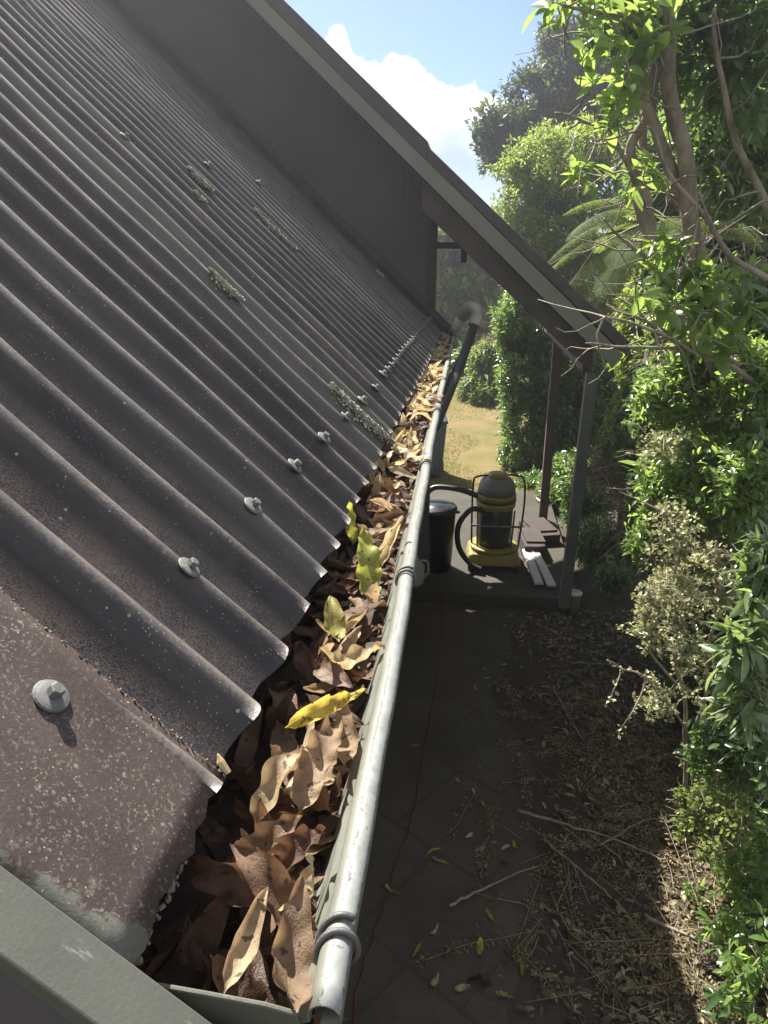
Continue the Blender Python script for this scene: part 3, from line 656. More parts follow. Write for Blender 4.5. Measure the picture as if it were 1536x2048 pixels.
put_leaf(704, 1045, .030, 0, 'ygreen', .10, 1.1, -.4, hm(102, L=.11, Wd=.034, wave=.006, nw=3.5, curl=1.0, roll=.9, twist=1.0, serr=.02), 'narrow yellow green leaf standing up against the eave edge', 'yellow_green_leaf')
put_leaf(652, 1415, .024, 0, 'yellow', -.92, .15, .75, hm(103, L=.130, Wd=.032, wave=.007, nw=4, curl=-.9, roll=1.1, twist=.4, serr=.02), 'bright yellow curled leaf arching over a brown one below the bead', 'yellow_leaf')
put_leaf(668, 1238, .014, 0, 'olive', .35, .45, .2, hm(104, L=.105, Wd=.045, wave=.003, nw=3, curl=.5, roll=.4, twist=.2, serr=.03), 'olive yellow spotted leaf half in the eave shadow', 'olive_leaf')
put_leaf(640, 1520, .014, 0, 'dry', -.25, .55, .15, hm(105, L=.140, Wd=.060, wave=.010, nw=5.5, curl=-1.2, roll=1.1, twist=.3, serr=.02), 'big tan leaf with deeply rippled edge curled against the gutter front')
put_leaf(590, 1700, .012, 0, 'dry', -1.1, .5, .6, hm(106, L=.085, Wd=.040, wave=.008, nw=4.5, curl=-1.5, roll=.9, twist=.6, serr=.0), 'golden tan leaf with a looping rippled rim near the gutter end')
put_leaf(495, 1880, .0, 0, 'dry', -.15, .45, .1, hm(107, L=.110, Wd=.034, wave=.002, nw=3, curl=.9, roll=1.2, twist=.2, serr=.0), 'smooth shiny mottled brown leaf at the near end of the gutter')
put_leaf(820, 905, .028, 0, 'pale', 1.2, .1, .1, hm(108, L=.120, Wd=.058, wave=.006, nw=4, curl=.7, roll=-.5, twist=.3, serr=.02), 'broad pale tan leaf lying across the heap beside the bead', 'dead_leaf')
put_leaf(600, 1780, -.005, 0, 'pale', -.3, .7, -.7, hm(109, L=.085, Wd=.03, wave=.006, nw=3.5, curl=2.2, roll=1.0, twist=.8, serr=.02), 'tan ribbon shaped leaf curling down beside the wire clip')
put_leaf(530, 1690, -.012, 0, 'dark', -1.0, .3, .3, hm(110, L=.11, Wd=.05, wave=.006, nw=4, curl=1.2, roll=.8, twist=.5, serr=.02), 'dark reddish brown leaf with a pale rim in the shadowed trough')
fr_m = [hm(120+k, L=.12+.01*k, Wd=.042+.003*k, wave=.005+.0008*k, nw=2.6+.4*k, curl=(-1.4, 1.0, -.8, 1.6)[k], roll=.9, twist=.6, serr=.0) for k in range(4)]
for k, (px, py, mat, az_, lb) in enumerate(((560, 1560, 'dry', -.5, 'frilly edged brown leaf left of the big rippled one'), (690, 1470, 'dry', .2, 'frilly brown leaf tucked under the yellow one beside the bead'), (545, 1780, 'dry', .9, 'frilly reddish leaf in the middle of the near heap'), (700, 1310, 'pale', -.9, 'frilly pale leaf below the olive one'), (620, 1330, 'dark', .6, 'frilly dark leaf in the shade under the sheet edge'), (760, 1010, 'dry', -.4, 'frilly brown leaf above the yellow green ones'), (470, 1760, 'dark', 1.3, 'frilly dark leaf close to the crumbling sheet edge'), (590, 1900, 'dry', .1, 'frilly brown leaf nearest the gutter end plate'))):
    p = atZ(px, py, GZ+.006-(.02 if mat == 'dark' else 0)); leaf_obj(fr_m[k % 4], mat, p, Matrix.Rotation(.45, 3, 'X')@rot(az_, RNG.normal()*.25, RNG.normal()*.3), 1.0, lb, None, 'frilled_leaf')
# the many
cnt = 0
for k in range(292):
    s = (k+.5)/292; y = .44+5.7*s**1.35
    near = y < 1.5
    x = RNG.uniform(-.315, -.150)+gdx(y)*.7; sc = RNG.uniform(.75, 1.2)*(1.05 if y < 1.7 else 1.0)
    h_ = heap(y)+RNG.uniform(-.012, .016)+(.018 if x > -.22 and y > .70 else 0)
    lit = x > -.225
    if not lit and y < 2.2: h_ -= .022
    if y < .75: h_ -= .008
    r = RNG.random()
    if y < 1.9: mat = 'dark' if (not lit and r < .75) else ('dry' if r < .70 else ('pale' if r < (.76 if y < 1.0 else .88) else 'dark'))  # unlit side gets darker leaves, painting the eave shade into their colour
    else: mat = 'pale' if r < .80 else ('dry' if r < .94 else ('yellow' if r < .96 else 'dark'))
    R = Matrix.Rotation(.28, 3, 'X')@rot(RNG.uniform(0, 6.28), RNG.normal()*.38, RNG.normal()*.45)
    lb = {'dark': 'brown leaf coloured darker for the shaded side of the gutter', 'dry': 'crisp curled brown leaf in the gutter heap',
          'pale': 'bleached pale tan curled leaf in the gutter heap', 'yellow': 'small yellow leaf among the brown ones far along the gutter'}[mat]
    leaf_obj(meshes[k % len(meshes)], mat, (x, y, GZ+h_), R, sc, lb, {'dark': 'shade darkened leaves in the gutter', 'dry': 'brown leaves in the gutter', 'pale': 'pale leaves in the gutter', 'yellow': 'yellow leaves in the gutter'}[mat])
    cnt += 1
# stub of straw caught at the sheet corner
m = MB(); p = rp(-.002, .632, .004); m.tube([p, p+[-.01, .004, .012], p+[-.013, .006, .02]], [.004, .005, .001], 6); tag(m.build('straw_scrap', m_simple('straw', (.55, .42, .22), .7), None), 'tiny pale straw scrap stuck upright at the corner of the flat sheet', 'straw')

# ================================================================== THINGS ON THE PATIO
def place(root, name, mb, mat, smooth=False, bevel=0, parent=None):
    return mb.build(name, mat, parent or root, smooth, bevel)
Z1 = .12
MAT['yel'] = m_simple('yellow_plastic', (.25, .20, .04), .5, 0, .12, 12)
MAT['blk'] = m_simple('black_plastic', (.022, .022, .024), .4, 0, .3, 20)
MAT['gryp'] = m_simple('grey_plastic', (.17, .17, .155), .5, 0, .15, 12)
MAT['steel'] = m_simple('drum_steel', (.09, .09, .095), .3, .6, .2, 20)
vp = atZ(985, 1140, Z1)
vac = empty('vacuum_cleaner', (vp[0], vp[1]+.18, Z1), .03); tag(vac, 'yellow and black workshop vacuum cleaner with hose standing on the patio', 'vacuum cleaner')
m = MB(); m.box((0, 0, .115), (.56, .46, .13), taper=.9); place(vac, 'base', m, MAT['yel'], bevel=.03)
m = MB(); m.lathe([(.20, .16), (.235, .18), (.25, .22), (.235, .225)], n=28); place(vac, 'base_ring', m, MAT['yel'], True)
m = MB(); m.lathe([(.165, .18), (.175, .20), (.178, .62), (.17, .66)], n=28); place(vac, 'drum', m, MAT['steel'], True)
m = MB(); m.lathe([(.180, .62), (.196, .64), (.200, .70)], n=28); m.lathe([(.200, .715), (.200, .765), (.188, .775)], n=28); hd = place(vac, 'motor_head', m, MAT['yel'], True)
m = MB(); m.lathe([(.202, .698), (.204, .717), (.200, .72)], n=28); place(vac, 'band', m, MAT['blk'], True, parent=hd)
m = MB(); m.lathe([(.192, .77), (.180, .86), (.150, .92), (.09, .945), (.0001, .95)], n=28); place(vac, 'cover', m, MAT['gryp'], True, parent=hd)
m = MB(); m.lathe([(.10, .935), (.095, .975), (.07, .985), (.0001, .985)], n=24); place(vac, 'top_cap', m, MAT['yel'], True, parent=hd)
m = MB(); m.tube(smooth_line([(-.22, -.02, .12), (-.235, 0, .5), (-.235, .02, .86), (-.19, .03, .93), (0, .03, .95), (.19, .03, .95), (.27, .02, .90), (.285, .02, .6), (.25, .02, .14)], 6), .010, 8); place(vac, 'handle_frame', m, MAT['blk'], True)
m = MB(); m.box((0, -.185, .48), (.50, .012, .018)); place(vac, 'cross_bar', m, m_simple('chrome', (.5, .5, .5), .25, .8))
for sx_ in (-1, 1):
    for sy_ in (-1, 1):
        m = MB(); m.lathe([(.045, -.018), (.05, -.01), (.05, .01), (.045, .018)], (sx_*.24, sy_*.19, .05), 16, R=Matrix.Rotation(math.pi/2, 3, 'Y')); place(vac, 'caster_wheel', m, MAT['blk'], True)
for sx_ in (-1, 1):
    m = MB(); m.tube([(sx_*.17, -.10, .20), (sx_*.185, -.10, .62)], .010, 6); place(vac, 'latch_rod', m, m_simple('red_brown_rod', (.25, .10, .06), .5), True)
m = MB(); m.tube(smooth_line([(-.17, -.05, .74), (-.38, -.02, .80), (-.62, .02, .80), (-.72, -.02, .72)], 8), .028, 10)
m.tube(smooth_line([(-.10, -.12, .60), (-.25, -.16, .64), (-.37, -.2, .48), (-.36, -.22, .26), (-.25, -.24, .10), (-.12, -.30, .05)], 8), .028, 10); place(vac, 'hose', m, MAT['blk'], True)
# round black bin
bp = atZ(866, 1150, Z1)
b = empty('round_bin', (bp[0], bp[1]+.2, Z1)); tag(b, 'round black lidded bin beside the vacuum cleaner', 'bin')
m = MB(); m.lathe([(.17, 0), (.20, .62), (.205, .64)], n=28); place(b, 'body', m, MAT['blk'], True)
m = MB(); m.lathe([(.212, .62), (.216, .65), (.20, .672), (.17, .665), (.16, .672), (.09, .668), (.08, .676), (.0001, .678)], n=28); ld = place(b, 'lid', m, m_simple('bin_lid', (.035, .035, .04), .3), True)
m = MB(); m.tube([(.20, 0, .60), (.235, 0, .61), (.235, .04, .60), (.20, .05, .60)], .010, 6); m.tube([(-.20, 0, .60), (-.235, 0, .61), (-.235, .04, .60), (-.20, .05, .60)], .010, 6); place(b, 'handles', m, MAT['blk'], True)
# wheelie bin
wp = atZ(884, 962, .006)
b = empty('wheelie_bin', (wp[0]-.24, wp[1]+.30, .004), .12); tag(b, 'blue grey wheelie bin with dark lid at the end of the patio', 'bin')
MAT['bin'] = m_simple('bin_blue_grey', (.10, .15, .19), .45, 0, .12, 4)
m = MB(); v_ = [(-.20, -.22, .06), (.20, -.22, .06), (.20, .22, .06), (-.20, .22, .06), (-.25, -.30, .86), (.25, -.30, .86), (.25, .30, .86), (-.25, .30, .86)]
m.add(v_, [(3, 2, 1, 0), (4, 5, 6, 7), (0, 1, 5, 4), (1, 2, 6, 5), (2, 3, 7, 6), (3, 0, 4, 7)]); place(b, 'body', m, MAT['bin'], bevel=.015)
m = MB(); m.add([(-.27, -.33, .862), (.27, -.33, .862), (.27, .33, .862), (-.27, .33, .862), (-.26, -.30, .90), (.26, -.30, .90), (.26, .31, .93), (-.26, .31, .93)], [(3, 2, 1, 0), (4, 5, 6, 7), (0, 1, 5, 4), (1, 2, 6, 5), (2, 3, 7, 6), (3, 0, 4, 7)]); place(b, 'lid', m, MAT['blk'], bevel=.01)
for sx_ in (-1, 1):
    m = MB(); m.lathe([(.085, -.02), (.10, -.012), (.10, .012), (.085, .02)], (sx_*.235, .18, .10), 18, R=Matrix.Rotation(math.pi/2, 3, 'Y')); place(b, 'wheel', m, MAT['blk'], True)
# plastic jug
jp = atZ(828, 1172, Z1)
b = empty('plastic_jug', (jp[0], jp[1]+.05, Z1)); tag(b, 'milky plastic jug with handle half hidden behind the gutter', 'jug')
m = MB(); m.lathe([(.08, 0), (.095, .03), (.095, .20), (.06, .25), (.03, .27), (.03, .30)], n=20); place(b, 'body', m, m_simple('milky_plastic', (.34, .36, .27), .4), True)
m = MB(); m.tube(smooth_line([(.06, 0, .25), (.12, 0, .24), (.13, 0, .14), (.09, 0, .08)], 6), .012, 8); place(b, 'handle', m, m_simple('milky_plastic_handle', (.34, .36, .27), .4), True)
# white boards
MAT['board'] = m_simple('white_board', (.55, .54, .50), .7, 0, .2, 8)
for (pa, pb_, dz, lb) in (((1052, 1100), (1078, 1168), .0, 'narrow white painted board lying nearest the vacuum cleaner'), ((1068, 1100), (1104, 1172), .0, 'white painted board lying nearest the grey verandah post')):
    a_ = atZ(*pa, Z1+.1); c_ = atZ(*pb_, Z1+.05); d = c_-a_; L = np.linalg.norm(d); m = MB(); m.box((0, 0, 0), (.085, L, .022)); m.box((.03, 0, .014), (.02, L*.98, .008))
    o = m.build('white_board', MAT['board'], None, bevel=.003); o.location = (a_+c_)/2; o.rotation_euler = (math.asin(d[2]/L)*-1*-1, 0, math.atan2(-d[0], d[1])); tag(o, lb, 'board', 'white boards beside the post')
for k, (px, py, w, h_, z_) in enumerate(((1062, 1090, .30, .12, .1), (1045, 1120, .22, .16, .06))):
    p = atZ(px, py, Z1); m = MB(); m.box((0, 0, h_/2), (w, .5, h_)); m.box((.02, .05, h_+.012), (w*.9, .42, .02)); o = m.build('offcut_stack', m_simple('dark_timber', (.05, .035, .03), .8)); o.location = (p[0]+.1, p[1]+.25, Z1); o.rotation_euler = (0, 0, .3-.2*k)
    tag(o, ['dark timber offcuts stacked under the white boards', 'low dark stack of timber right behind the vacuum base'][k], 'timber')
# pot with white rim
pp = atZ(1142, 1235, .006)
b = empty('plastic_pot', (pp[0]+.02, pp[1]+.05, .004)); tag(b, 'small green pot with a white rim at the foot of the grey post', 'pot')
m = MB(); m.lathe([(.045, 0), (.060, .22)], n=20); place(b, 'body', m, m_simple('dull_green', (.12, .14, .08), .6), True)
m = MB(); m.lathe([(.060, .22), (.068, .222), (.068, .238), (.055, .240), (.050, .225)], n=20); place(b, 'rim', m, m_simple('white_rim', (.6, .6, .56), .5), True)
# red cord
cp = [atZ(*q_, .012) for q_ in ((893, 1190), (885, 1260), (878, 1330), (868, 1400), (850, 1490), (838, 1560), (822, 1650), (800, 1705), (782, 1770), (762, 1830), (738, 1900), (716, 1975), (700, 2080))]
cp[0][2] = .13; m = MB(); cl = smooth_line(cp, 8); cl[:, 0] += .006*np.sin(np.arange(len(cl))*.9); m.tube(cl, .0032, 6); tag(m.build('extension_cord', m_simple('red_cord', (.17, .03, .03), .6), None, True), 'thin red extension cord trailing along the shaded path', 'cord')

# ================================================================== VEGETATION
MAT['bark'] = m_bark('grey_bark', (.10, .085, .06), (.34, .30, .23)); MAT['bark2'] = m_bark('brown_bark', (.05, .038, .03), (.13, .10, .075)); MAT['twig'] = m_bark('dead_twig', (.16, .125, .10), (.34, .28, .22), 30)
L_DARK = m_leaf('podocarp_foliage', (.030, .052, .022), (.085, .12, .05), (.17, .25, .07), .5, .34)
L_LIME = m_leaf('lime_foliage', (.075, .13, .028), (.21, .28, .07), (.52, .66, .11), .30, .44)
L_MID = m_leaf('glossy_green', (.038, .085, .030), (.115, .19, .062), (.36, .54, .12), .22, .40, 1.0)
L_GREY = m_leaf('grey_green', (.09, .135, .05), (.21, .27, .11), (.40, .50, .13), .5, .42)
L_BIG = m_leaf('large_soft_leaf', (.07, .14, .035), (.155, .245, .07), (.50, .70, .14), .26, .46, .8)
L_FERN = m_leaf('fern_frond', (.07, .12, .025), (.15, .21, .05), (.36, .46, .09), .7, .48, .2)
L_BUD = m_leaf('pale_small_leaf', (.26, .28, .13), (.52, .52, .29), (.50, .54, .20), .38, .35, .5)
L_COOL = m_leaf('waxy_green', (.09, .15, .06), (.21, .29, .14), (.44, .58, .16), .24, .36, .9)
L_MOSS = m_leaf('tiny_yellow_green', (.16, .21, .05), (.28, .33, .09), (.36, .45, .10), .5, .4)
L_DEAD = m_litterleaf('dead_foliage', [(0., (.08, .045, .03)), (.5, (.18, .11, .065)), (1., (.32, .22, .13))], .7, .25, 1.3, useobj=False)
def tree(name, label, cat_, loc, blobs, n, per, spread, size, T, lmat, trunk=None, bark='bark2', gap=.55, sc=2.2, seed=1., twig=None, group=None, shell=.55, tipdown=.2, up=.35, jit=.3):
    """blobs are (x,y,z,rx,ry,rz) in world space"""
    loc = np.array(loc, float); root = empty(name, loc); tag(root, label, cat_, group)
    P0 = crown_points(blobs, n, shell, gap, sc, seed); ctr = np.mean([b_[:3] for b_ in blobs], 0)
    (v, f, a), od = sprays(P0-loc, per, spread, size, T, ctr-loc, up, tipdown, jit)
    o = build_np('crown', v, f, lmat, root, attrs={'tint': a})
    if twig: twig_mesh('twigs', P0-loc, od, twig[0], twig[1], MAT[bark], root, twig[2])
    if trunk:
        m = MB()
        for pts_, r0_, r1_ in trunk:
            L_ = smooth_line(np.array(pts_)-loc, 7); m.tube(L_, np.linspace(r0_, r1_, len(L_)), 8)
        # limbs out into the crown
        base_ = np.array(trunk[0][0][-1])-loc
        for b_ in blobs:
            e = np.array(b_[:3])-loc; mid = (base_+e)/2+RNG.normal(size=3)*.1; L_ = smooth_line([base_, mid, e], 6); m.tube(L_, np.linspace(trunk[0][2], trunk[0][2]*.3, len(L_)), 6)
        m.build('trunk', MAT[bark], root, True)
    return root
def bl(px, py, Y, rpx, rpy, ry=None):
    p = atY(px, py, Y); s = Y/FPX*1.02; return (p[0], p[1], p[2], rpx*s, (ry or (rpx+rpy)/2)*s, rpy*s)
# tall dark podocarp
B = [bl(1170, 130, 18, 85, 75), bl(1080, 190, 17.5, 70, 50), bl(1010, 240, 17, 65, 32), bl(985, 290, 17, 38, 28), bl(1250, 210, 18.5, 120, 110), bl(1120, 280, 18, 110, 50), bl(1120, 75, 18, 40, 32), bl(1330, 120, 19, 110, 110), bl(1240, 60, 18.5, 80, 60), bl(990, 325, 16.8, 28, 20)]
tree('podocarp_tree', 'tall dark needle leaved tree against the sky beyond the far roof', 'tree', (3.6, 18.5, 0), B, 5200, 15, .38, .13, T_FOLD, L_DARK, trunk=[([(3.6, 18.5, 0), (3.5, 18.4, 3), (3.0, 18.3, 5.6)], .28, .16)], gap=.62, sc=2.6, seed=2., twig=(.5, .012, 3), shell=.7, tipdown=-.1)
# rounded light-green tree behind the rake
B = [bl(1110, 330, 12, 95, 75), bl(1050, 400, 12, 62, 75), bl(1165, 300, 12.3, 70, 55), bl(1090, 480, 12, 85, 90), bl(1180, 430, 12.3, 80, 120), bl(1030, 340, 12, 45, 30), bl(1170, 570, 12.2, 90, 90), bl(1240, 350, 12.6, 60, 90), bl(1080, 560, 12, 70, 80)]
tree('lime_green_tree', 'rounded light green small leaved tree rising just behind the sloping rake board', 'tree', (1.6, 12.3, 0), B, 6500, 11, .17, .062, T_FOLD, L_LIME, trunk=[([(1.6, 12.3, 0), (1.5, 12.2, 1.4), (1.4, 12.1, 2.6)], .11, .06)], gap=.52, sc=4.2, seed=3.)
# ivy-like hedge under the verandah, down to the ground
B = [bl(1030, 640, 11.6, 45, 60), bl(1035, 740, 11.5, 42, 70), bl(1040, 830, 11.3, 42, 60), bl(1045, 910, 11.0, 50, 45), bl(1110, 720, 11.8, 60, 100), bl(1130, 850, 11.4, 70, 90), bl(1190, 800, 11.4, 60, 130)]
tree('glossy_hedge', 'tall glossy leaved hedge framed under the verandah rake', 'hedge', (1.2, 11.4, 0), B, 4200, 11, .17, .075, T_FOLD, L_MID, trunk=[([(1.2, 11.4, 0), (1.15, 11.4, 1.0)], .05, .03)], gap=.5, sc=4.5, seed=5.)
# background trees over the lawn
B = [bl(905, 480, 22, 70, 50), bl(960, 500, 22, 50, 45), bl(915, 555, 22, 60, 50), bl(960, 590, 22, 45, 50), bl(900, 650, 22, 50, 60), bl(860, 600, 22, 60, 70), bl(975, 540, 22, 40, 30)]
tree('bushy_tree', 'hazy bushy tree across the lawn seen past the wall corner', 'tree', (-.6, 22, .45), B, 2300, 9, .5, .26, T_FOLD, L_LIME, trunk=[([(-.6, 22, .45), (-.5, 22, 2.0)], .18, .1)], gap=.55, sc=1.8, seed=6.)
B = [bl(965, 800, 15.5, 42, 45), bl(1000, 760, 15.8, 35, 55), bl(975, 720, 16, 40, 40), bl(940, 790, 15.6, 26, 40)]
tree('grey_green_shrub', 'rounded grey green shrub at the far edge of the lawn', 'shrub', (.25, 15.6, .18), B, 1300, 10, .2, .11, T_FOLD, L_GREY, gap=.45, sc=3, seed=7.)
B = [bl(990, 700, 17.5, 40, 32), bl(1020, 690, 17.6, 30, 30)]
tree('brown_shrub', 'brownish dry topped shrub above the grey green shrub', 'shrub', (.6, 17.5, .27), B, 650, 11, .2, .08, T_FOLD, m_leaf('brownish_leaf', (.12, .11, .05), (.24, .19, .10), (.2, .17, .07), .6, .3), gap=.45, sc=3, seed=8.)
B = [bl(905, 790, 18, 30, 55), bl(925, 740, 18.5, 30, 50), bl(870, 760, 18, 50, 70), bl(1060, 650, 20, 60, 100), bl(960, 660, 21, 40, 40)]
tree('dark_thicket', 'dark green thicket behind the gutter pipe at the lawn edge', 'shrub', (-.4, 18, .3), B, 1500, 10, .34, .17, T_FOLD, L_MID, gap=.5, sc=2.5, seed=9.)
# far wood closing the view
P = []; 
for k in range(15):
    x_ = -16+k*2.9+RNG.uniform(-.8, .8); h_ = RNG.uniform(2.2, 3.1)+max(0, x_-1)*.16; P.append((x_, 29+RNG.uniform(-2, 2), h_*.55+.6, 2.1, 1.8, h_*.6))
(v, f, a), od = sprays(crown_points(P, 7000, .6, .5, 1.2, 2.), 11, .6, .26, T_FOLD, np.array([0, 33, 0.]))
tag(build_np('far_wood', v, f, L_DARK, attrs={'tint': a}), 'distant wood closing off the far side of the lawn', 'wood', kind='stuff')
# paddock post
pz = atY(985, 655, 19); m = MB(); m.box((0, 0, .0), (.14, .14, 1.25)); m.box((-.25, 0, .42), (.9, .03, .10)); m.box((-.25, 0, .12), (.9, .03, .10)); o = m.build('fence_post', MAT['bark2']); o.location = (pz[0], 19, pz[2]-.35); tag(o, 'weathered fence post with rails among the far shrubs', 'fence')

# tree fern
fr = empty("tree_fern", (1.75, 7.6, 0)); tag(fr, 'tree fern with arching feathery fronds behind the near trunks', 'tree fern')
fc0 = atY(1345, 470, 7.4)-np.array([1.75, 7.6, 0]); fv = []; rm = MB()
def frond(c, az, elev, L, droop, w=.34):
    n_ = 46; p = np.array(c, float); d_ = np.array([math.cos(az)*math.cos(elev), math.sin(az)*math.cos(elev), math.sin(elev)]); pts_ = [p.copy()]; dirs = [d_.copy()]
    for i in range(n_):
        d_ = d_+np.array([0, 0, -droop/n_]); d_ /= np.linalg.norm(d_); p = p+d_*L/n_; pts_.append(p.copy()); dirs.append(d_.copy())
    rm.tube(np.array(pts_)[::3], np.linspace(.014, .003, len(pts_[::3])), 5, False)
    PP = []; DD = []; NN = []; SS = []
    for i in range(3, n_+1):
        s = i/n_; pl = w*L*.62*(math.sin(math.pi*min(1, .12+s*.9))**.7); side = np.cross(dirs[i], [0, 0, 1.]); side /= np.linalg.norm(side)+1e-9; nn = np.cross(side, dirs[i])
        for sg in (-1, 1):
            pd = side*sg*.93+dirs[i]*.30; pd /= np.linalg.norm(pd); nl = 15
            for j in range(nl):
                t_ = (j+1)/nl; q_ = np.array(pts_[i])+pd*pl*t_+np.array([0, 0, -.30*pl*t_*t_])
                for s2 in (-1, 1):
                    PP.append(q_); DD.append(dirs[i]*s2*.9+pd*.5); NN.append(nn+RNG.normal(size=3)*.15); SS.append(pl*.13*(1.1-.7*t_)+.006)
    return leaves_np(np.array(PP), np.array(DD), np.array(NN), np.array(SS), (np.array([(0, -.17, 0), (1, -.06, 0), (1, .06, 0), (0, .17, 0)]), np.array([(0, 1, 2, 3)])), np.full(len(PP), RNG.random())*.6+RNG.random(len(PP))*.4)
for k, (az_, el, L_, dr_) in enumerate(((3.2, .55, 1.35, 1.7), (3.6, .75, 1.3, 1.8), (4.1, .45, 1.3, 1.5), (2.8, .9, 1.2, 1.7), (3.4, .15, 1.25, 1.4), (4.6, .6, 1.2, 1.6), (5.2, .6, 1.2, 1.6), (5.9, .6, 1.2, 1.6), (.4, .6, 1.2, 1.6), (1.2, .6, 1.2, 1.6), (2.1, .6, 1.2, 1.6), (3.9, .1, 1.2, 1.3), (3.0, .35, 1.4, 1.5))):
    o = build_np('frond', *(lambda r_: (r_[0], r_[1]))(_f := frond(fc0, az_, el, L_, dr_)), L_FERN, fr, attrs={'tint': _f[2]}, smooth=False)
rm.build('midribs', MAT['bark2'], fr, True)
m = MB(); m.tube([(0, 0, 0), (fc0[0]*.5, fc0[1]*.5, fc0[2]*.5), fc0], [.11, .09, .08], 10); m.build('trunk', MAT['bark2'], fr, True)

# near branching tree
NTB = np.array([2.0, 4.2, 0.]); nt = empty('broadleaf_tree', NTB); tag(nt, 'near broad leaved tree with several pale leaning trunks and dark overhead crown', 'tree')
m = MB(); tips = []
def limb(pts_px, r0_, r1_, loc=NTB, mb=None, rec=True):
    pts_ = [atY(*q_) for q_ in pts_px]; L_ = smooth_line(np.array(pts_)-loc, 8); L_ = L_+.007*np.sin(np.arange(len(L_))[:, None]*np.array([.5, .4, .3])); (mb or m).tube(L_, np.linspace(r0_, r1_, len(L_)), 9)
    if rec: tips.append(L_)
    return L_
m.tube(smooth_line([(0, 0, 0), (-.1, -.1, .9), tuple(atY(1500, 800, 4.0)-NTB)], 6), np.linspace(.07, .055, 13), 10)
limb([(1500, 800, 4.0), (1440, 600, 3.9), (1392, 500, 3.8), (1378, 380, 3.7), (1350, 230, 3.6), (1335, 90, 3.5), (1345, -40, 3.4)], .050, .026)
limb([(1440, 760, 4.0), (1330, 590, 3.9), (1300, 480, 3.8), (1275, 380, 3.8), (1262, 300, 3.75), (1300, 210, 3.7), (1310, 60, 3.6)], .034, .018)
limb([(1300, 480, 3.8), (1292, 400, 3.9), (1290, 330, 3.9), (1288, 250, 3.9), (1280, 120, 3.8)], .030, .015)
limb([(1390, 480, 3.8), (1340, 330, 3.7), (1300, 230, 3.6), (1262, 130, 3.5), (1205, 20, 3.4)], .034, .014)
limb([(1275, 385, 3.8), (1240, 300, 3.6), (1215, 255, 3.5), (1165, 245, 3.4), (1110, 225, 3.4)], .012, .004)
limb([(1250, 310, 3.6), (1225, 350, 3.5), (1195, 360, 3.45)], .008, .003)
limb([(1440, 600, 3.9), (1340, 545, 3.8), (1260, 490, 3.7), (1210, 440, 3.6)], .014, .004)
limb([(1500, 760, 3.6), (1400, 700, 3.5), (1290, 640, 3.4), (1215, 612, 3.3)], .014, .004)
limb([(1480, 730, 3.4), (1380, 700, 3.3), (1300, 692, 3.2), (1225, 695, 3.2), (1172, 686, 3.15)], .011, .003)
limb([(1400, 715, 3.3), (1310, 665, 3.2), (1255, 640, 3.2), (1210, 636, 3.2)], .009, .003)
limb([(1536, 420, 3.6), (1480, 300, 3.6), (1440, 150, 3.5), (1430, 20, 3.4)], .018, .008)
limb([(1340, 100, 3.5), (1270, 40, 3.4), (1190, 20, 3.3), (1120, 10, 3.2)], .014, .004)
limb([(1536, 560, 3.3), (1470, 520, 3.3), (1400, 420, 3.3), (1330, 330, 3.3), (1300, 250, 3.3)], .014, .005)
# fine bare twigs through the middle
for k in range(90):
    L_ = tips[RNG.integers(len(tips))]; p = L_[RNG.integers(len(L_))].copy(); d_ = unit(RNG.normal(size=3)*[1, .8, .7]); ln = RNG.uniform(.15, .6); q_ = [p]
    for s in range(5): d_ = unit(d_+RNG.normal(size=3)*.35); p = p+d_*ln/5; q_.append(p)
    m.tube(q_, np.linspace(.005, .0012, 6), 4, False)
m.build('trunk', MAT['bark'], nt, True)
def add_sprays(root, loc, P0, per, spread, size, T, lmat, name='crown', ctr=None, **kw):
    loc = np.array(loc, float); ctr = P0.mean(0) if ctr is None else ctr
    (v, f, a), od = sprays(P0-loc, per, spread, size, T, ctr-loc, **kw); o = build_np(name, v, f, lmat, root, attrs={'tint': a}); return o, od
# big soft leaves
B = [bl(1220, 215, 3.3, 40, 45), bl(1180, 345, 3.4, 30, 20), bl(1290, 350, 3.5, 40, 30), bl(1270, 60, 3.4, 80, 50), bl(1160, 10, 3.3, 70, 30), bl(1350, 590, 3.4, 80, 60), bl(1420, 650, 3.4, 90, 60), bl(1330, 500, 3.5, 40, 40), bl(1440, 560, 3.5, 60, 50), bl(1240, 120, 3.3, 60, 50)]
P0 = crown_points(B, 125, .3, .2, 3); _, od = add_sprays(nt, NTB, P0, 6, .06, .085, T_LEAF, L_BIG, 'large_leaves')
twig_mesh('twigs', P0-NTB, od, .16, .004, MAT['bark'], nt, 1)
# dark overhead crown
B = [bl(1330, -30, 3.7, 130, 90), bl(1420, 60, 3.9, 120, 110), bl(1500, 150, 4.2, 90, 140), bl(1490, 320, 4.5, 80, 120), bl(1250, 10, 3.6, 90, 60), bl(1536, 60, 3.6, 120, 160), bl(1440, 250, 4.6, 90, 90)]
P0 = crown_points(B, 1300, .3, .42, 3.2); add_sprays(nt, NTB, P0, 7, .12, .062, T_LEAF, L_MID, 'crown')
